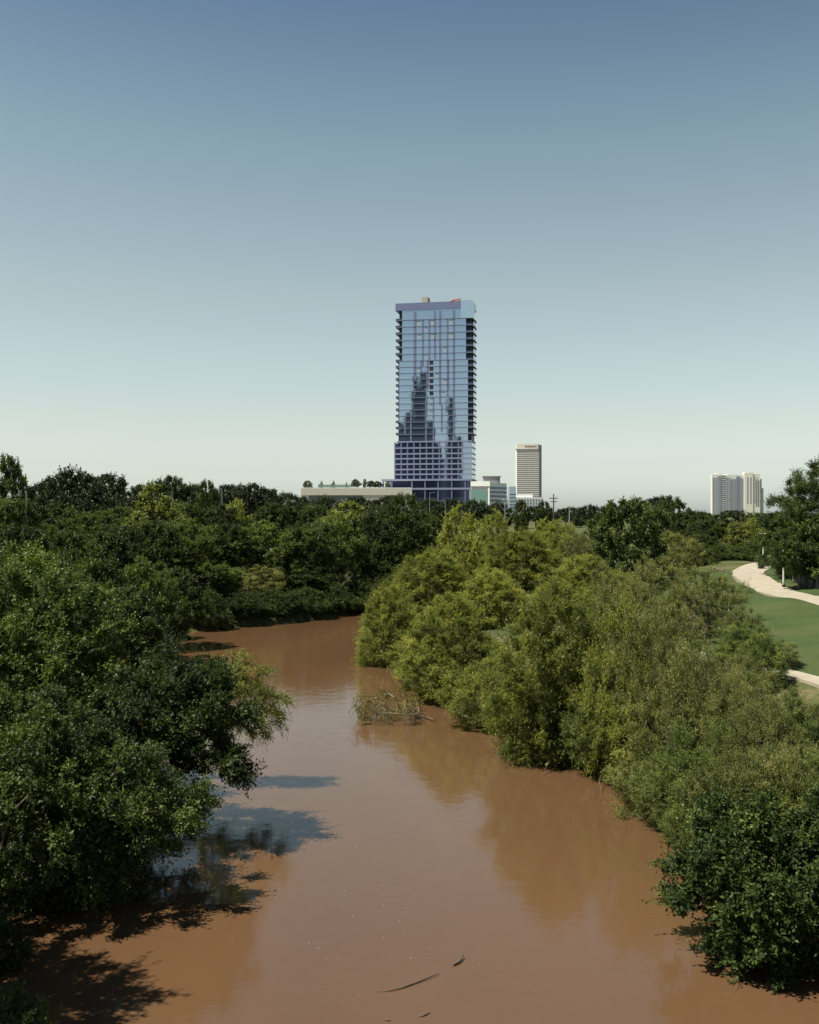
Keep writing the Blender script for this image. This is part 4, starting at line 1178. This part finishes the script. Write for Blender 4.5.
# fence
fp = catmull([(41.6,111),(39.6,107),(37.3,100.5),(35.2,91),(34.0,82),(33.7,75),(34.2,68),(36.0,58)], 8)
fe = empty('dark_fence', (fp[0][0], fp[0][1], gz(*fp[0]))); tag(fe, 'dark board fence with pale posts in the shade beside the wide path', 'fence')
o3 = Vector(fe.location)
bd = MB()
for i in range(len(fp)-1):
    a, b = Vector((*fp[i], 0)), Vector((*fp[i+1], 0))
    L_ = (b-a).length; n_ = max(1, int(L_/.16))
    for k in range(n_):
        p = a+(b-a)*(k+.5)/n_; z = gz(p.x, p.y)
        q = p-o3; tdir = (b-a).normalized(); w_ = .065; tn = Vector((tdir.y, -tdir.x, 0))
        c4 = [q+tdir*w_+tn*.012, q-tdir*w_+tn*.012, q-tdir*w_-tn*.012, q+tdir*w_-tn*.012]
        bd.prism([(v.x, v.y) for v in c4], z-o3.z+.05, z-o3.z+1.7+.04*math.sin(k*1.7))
bd.build('fence_boards', M_fence, fe)
for i in range(0, len(fp), 2):
    p = fp[i]; z = gz(*p)-o3.z; q = Vector((p[0], p[1], 0))-o3
    pb = MB(); pb.box(q.x-.16, q.x-.06, q.y-.05, q.y+.05, z-.1, z+1.8); pb.build('fence_post', M_lamp if i < 26 else M_fence, fe)
# low wooden barrier at the outer edge of the bend
lbp = empty('low_wooden_barrier', (32.5, 107, gz(32.5,107))); tag(lbp, 'low wooden rail at the outer edge of the path bend', 'barrier')
mbv = MB(); mbv.tube([(-.3,-5,.55),(-.2,-2.5,.55),(.3,0,.55),(1.0,2.2,.55)], [.07]*4, 8); mbv.build('rail', M_wood, lbp)
for (x, y) in ((-.3,-5),(-.2,-2.5),(.3,0),(1.0,2.2)):
    MB().tube([(x,y,-.4),(x,y,.6)], [.08,.08], 8).build('post', M_wood, lbp)

# utility poles ---------------------------------------------------------------
M_pole = mat('galvanised_pole', (.30,.31,.30), .5, metal=.3)
def upole(px, yt, d, r0, label, arms, m, lampside=None, cat='utility pole', name='utility_pole'):
    x = (px-CX)*d/F; z = gz(x, d); top = CZ+(CY-yt)*d/F
    e = empty(name, (x, d, z)); tag(e, label, cat); h = top-z
    MB().tube([(0,0,-.3),(0,0,h)], [r0, r0*.7], 8).build('pole', m, e)
    for (dy, hw) in arms:
        a = MB().box(-hw, hw, -.08, .08, h-dy-.09, h-dy+.09).build('crossarm', m, e)
        for s_ in (-.9, -.45, .45, .9):
            MB().tube([(hw*s_,0,h-dy+.1),(hw*s_,0,h-dy+.4)], [.09,.06], 6).build('insulator', M_lamp, a)
    if lampside is not None:
        MB().tube([(0,0,h-.1),(lampside*.5,0,h+.12),(lampside*1.1,0,h+.15)], [.05,.045,.04], 6).build('arm', m, e)
        MB().box(min(lampside*1.0, lampside*1.6), max(lampside*1.0, lampside*1.6), -.12, .12, h+.08, h+.2).build('lamp_head', m, e)
upole(553.6, 494, 230, .19, 'tall dark wooden utility pole with crossarms above the right skyline', ((1.0,1.0),(1.8,.8)), mat('creosote_wood', (.07,.06,.05), .9))
upole(569.5, 505.5, 200, .14, 'thin pale concrete pole with a short crossarm right of the wooden pole', ((.4,.6),), M_pole)
upole(505, 499.5, 240, .14, 'thin pale pole with a small crossarm below the blue-banded office', ((.2,.7),), M_pole)
upole(429.7, 493, 300, .09, 'slim pale street light with two arms under the middle of the glass tower', (), M_pole, 1, 'street light', 'street_light')
upole(445.3, 501, 280, .09, 'shorter pale street light under the right half of the glass tower', (), M_pole, -1, 'street light', 'street_light')
upole(222, 489, 170, .07, 'pale street light poking above the left canopy', (), M_pole, -1, 'street light', 'street_light')
upole(26.5, 491, 100, .10, 'pale bare pole between the ragged tall tree and the domed oak', (), BARK_P, None, 'pole', 'bare_pole')

# parked van seen through the trees ---------------------------------------------
dv = 185; vx = (583-CX)*dv/F
vn = empty('parked_van', (vx, dv, 7.0)); tag(vn, 'white van roof showing through the trees below the right skyline', 'van')
MB().prism([(-2.5,-.95),(2.3,-.95),(2.3,.95),(-2.5,.95)], .45, 1.15).build('body', M_white, vn, .12)
MB().prism([(-2.45,-.9),(1.3,-.9),(1.3,.9),(-2.45,.9)], 1.16, 2.1).build('cabin', M_white, vn, .18)
for x0, x1 in ((-2.2,-1.2),(-1.05,-.05),(.1,1.1)):
    MB().box(x0, x1, -.93, -.91, 1.35, 1.85).build('side_window', M_navy, vn)
for x in (-1.6, 1.5):
    for y in (-.86, .86):
        MB().tube([(x, y-.1, .36), (x, y+.1, .36)], [.36,.36], 16).build('wheel', M_black, vn)
vn.location.z = gz(vx, dv)
print('objects', len(bpy.data.objects), 'leaf quads', sum(len(m.polygons) for m in bpy.data.meshes))
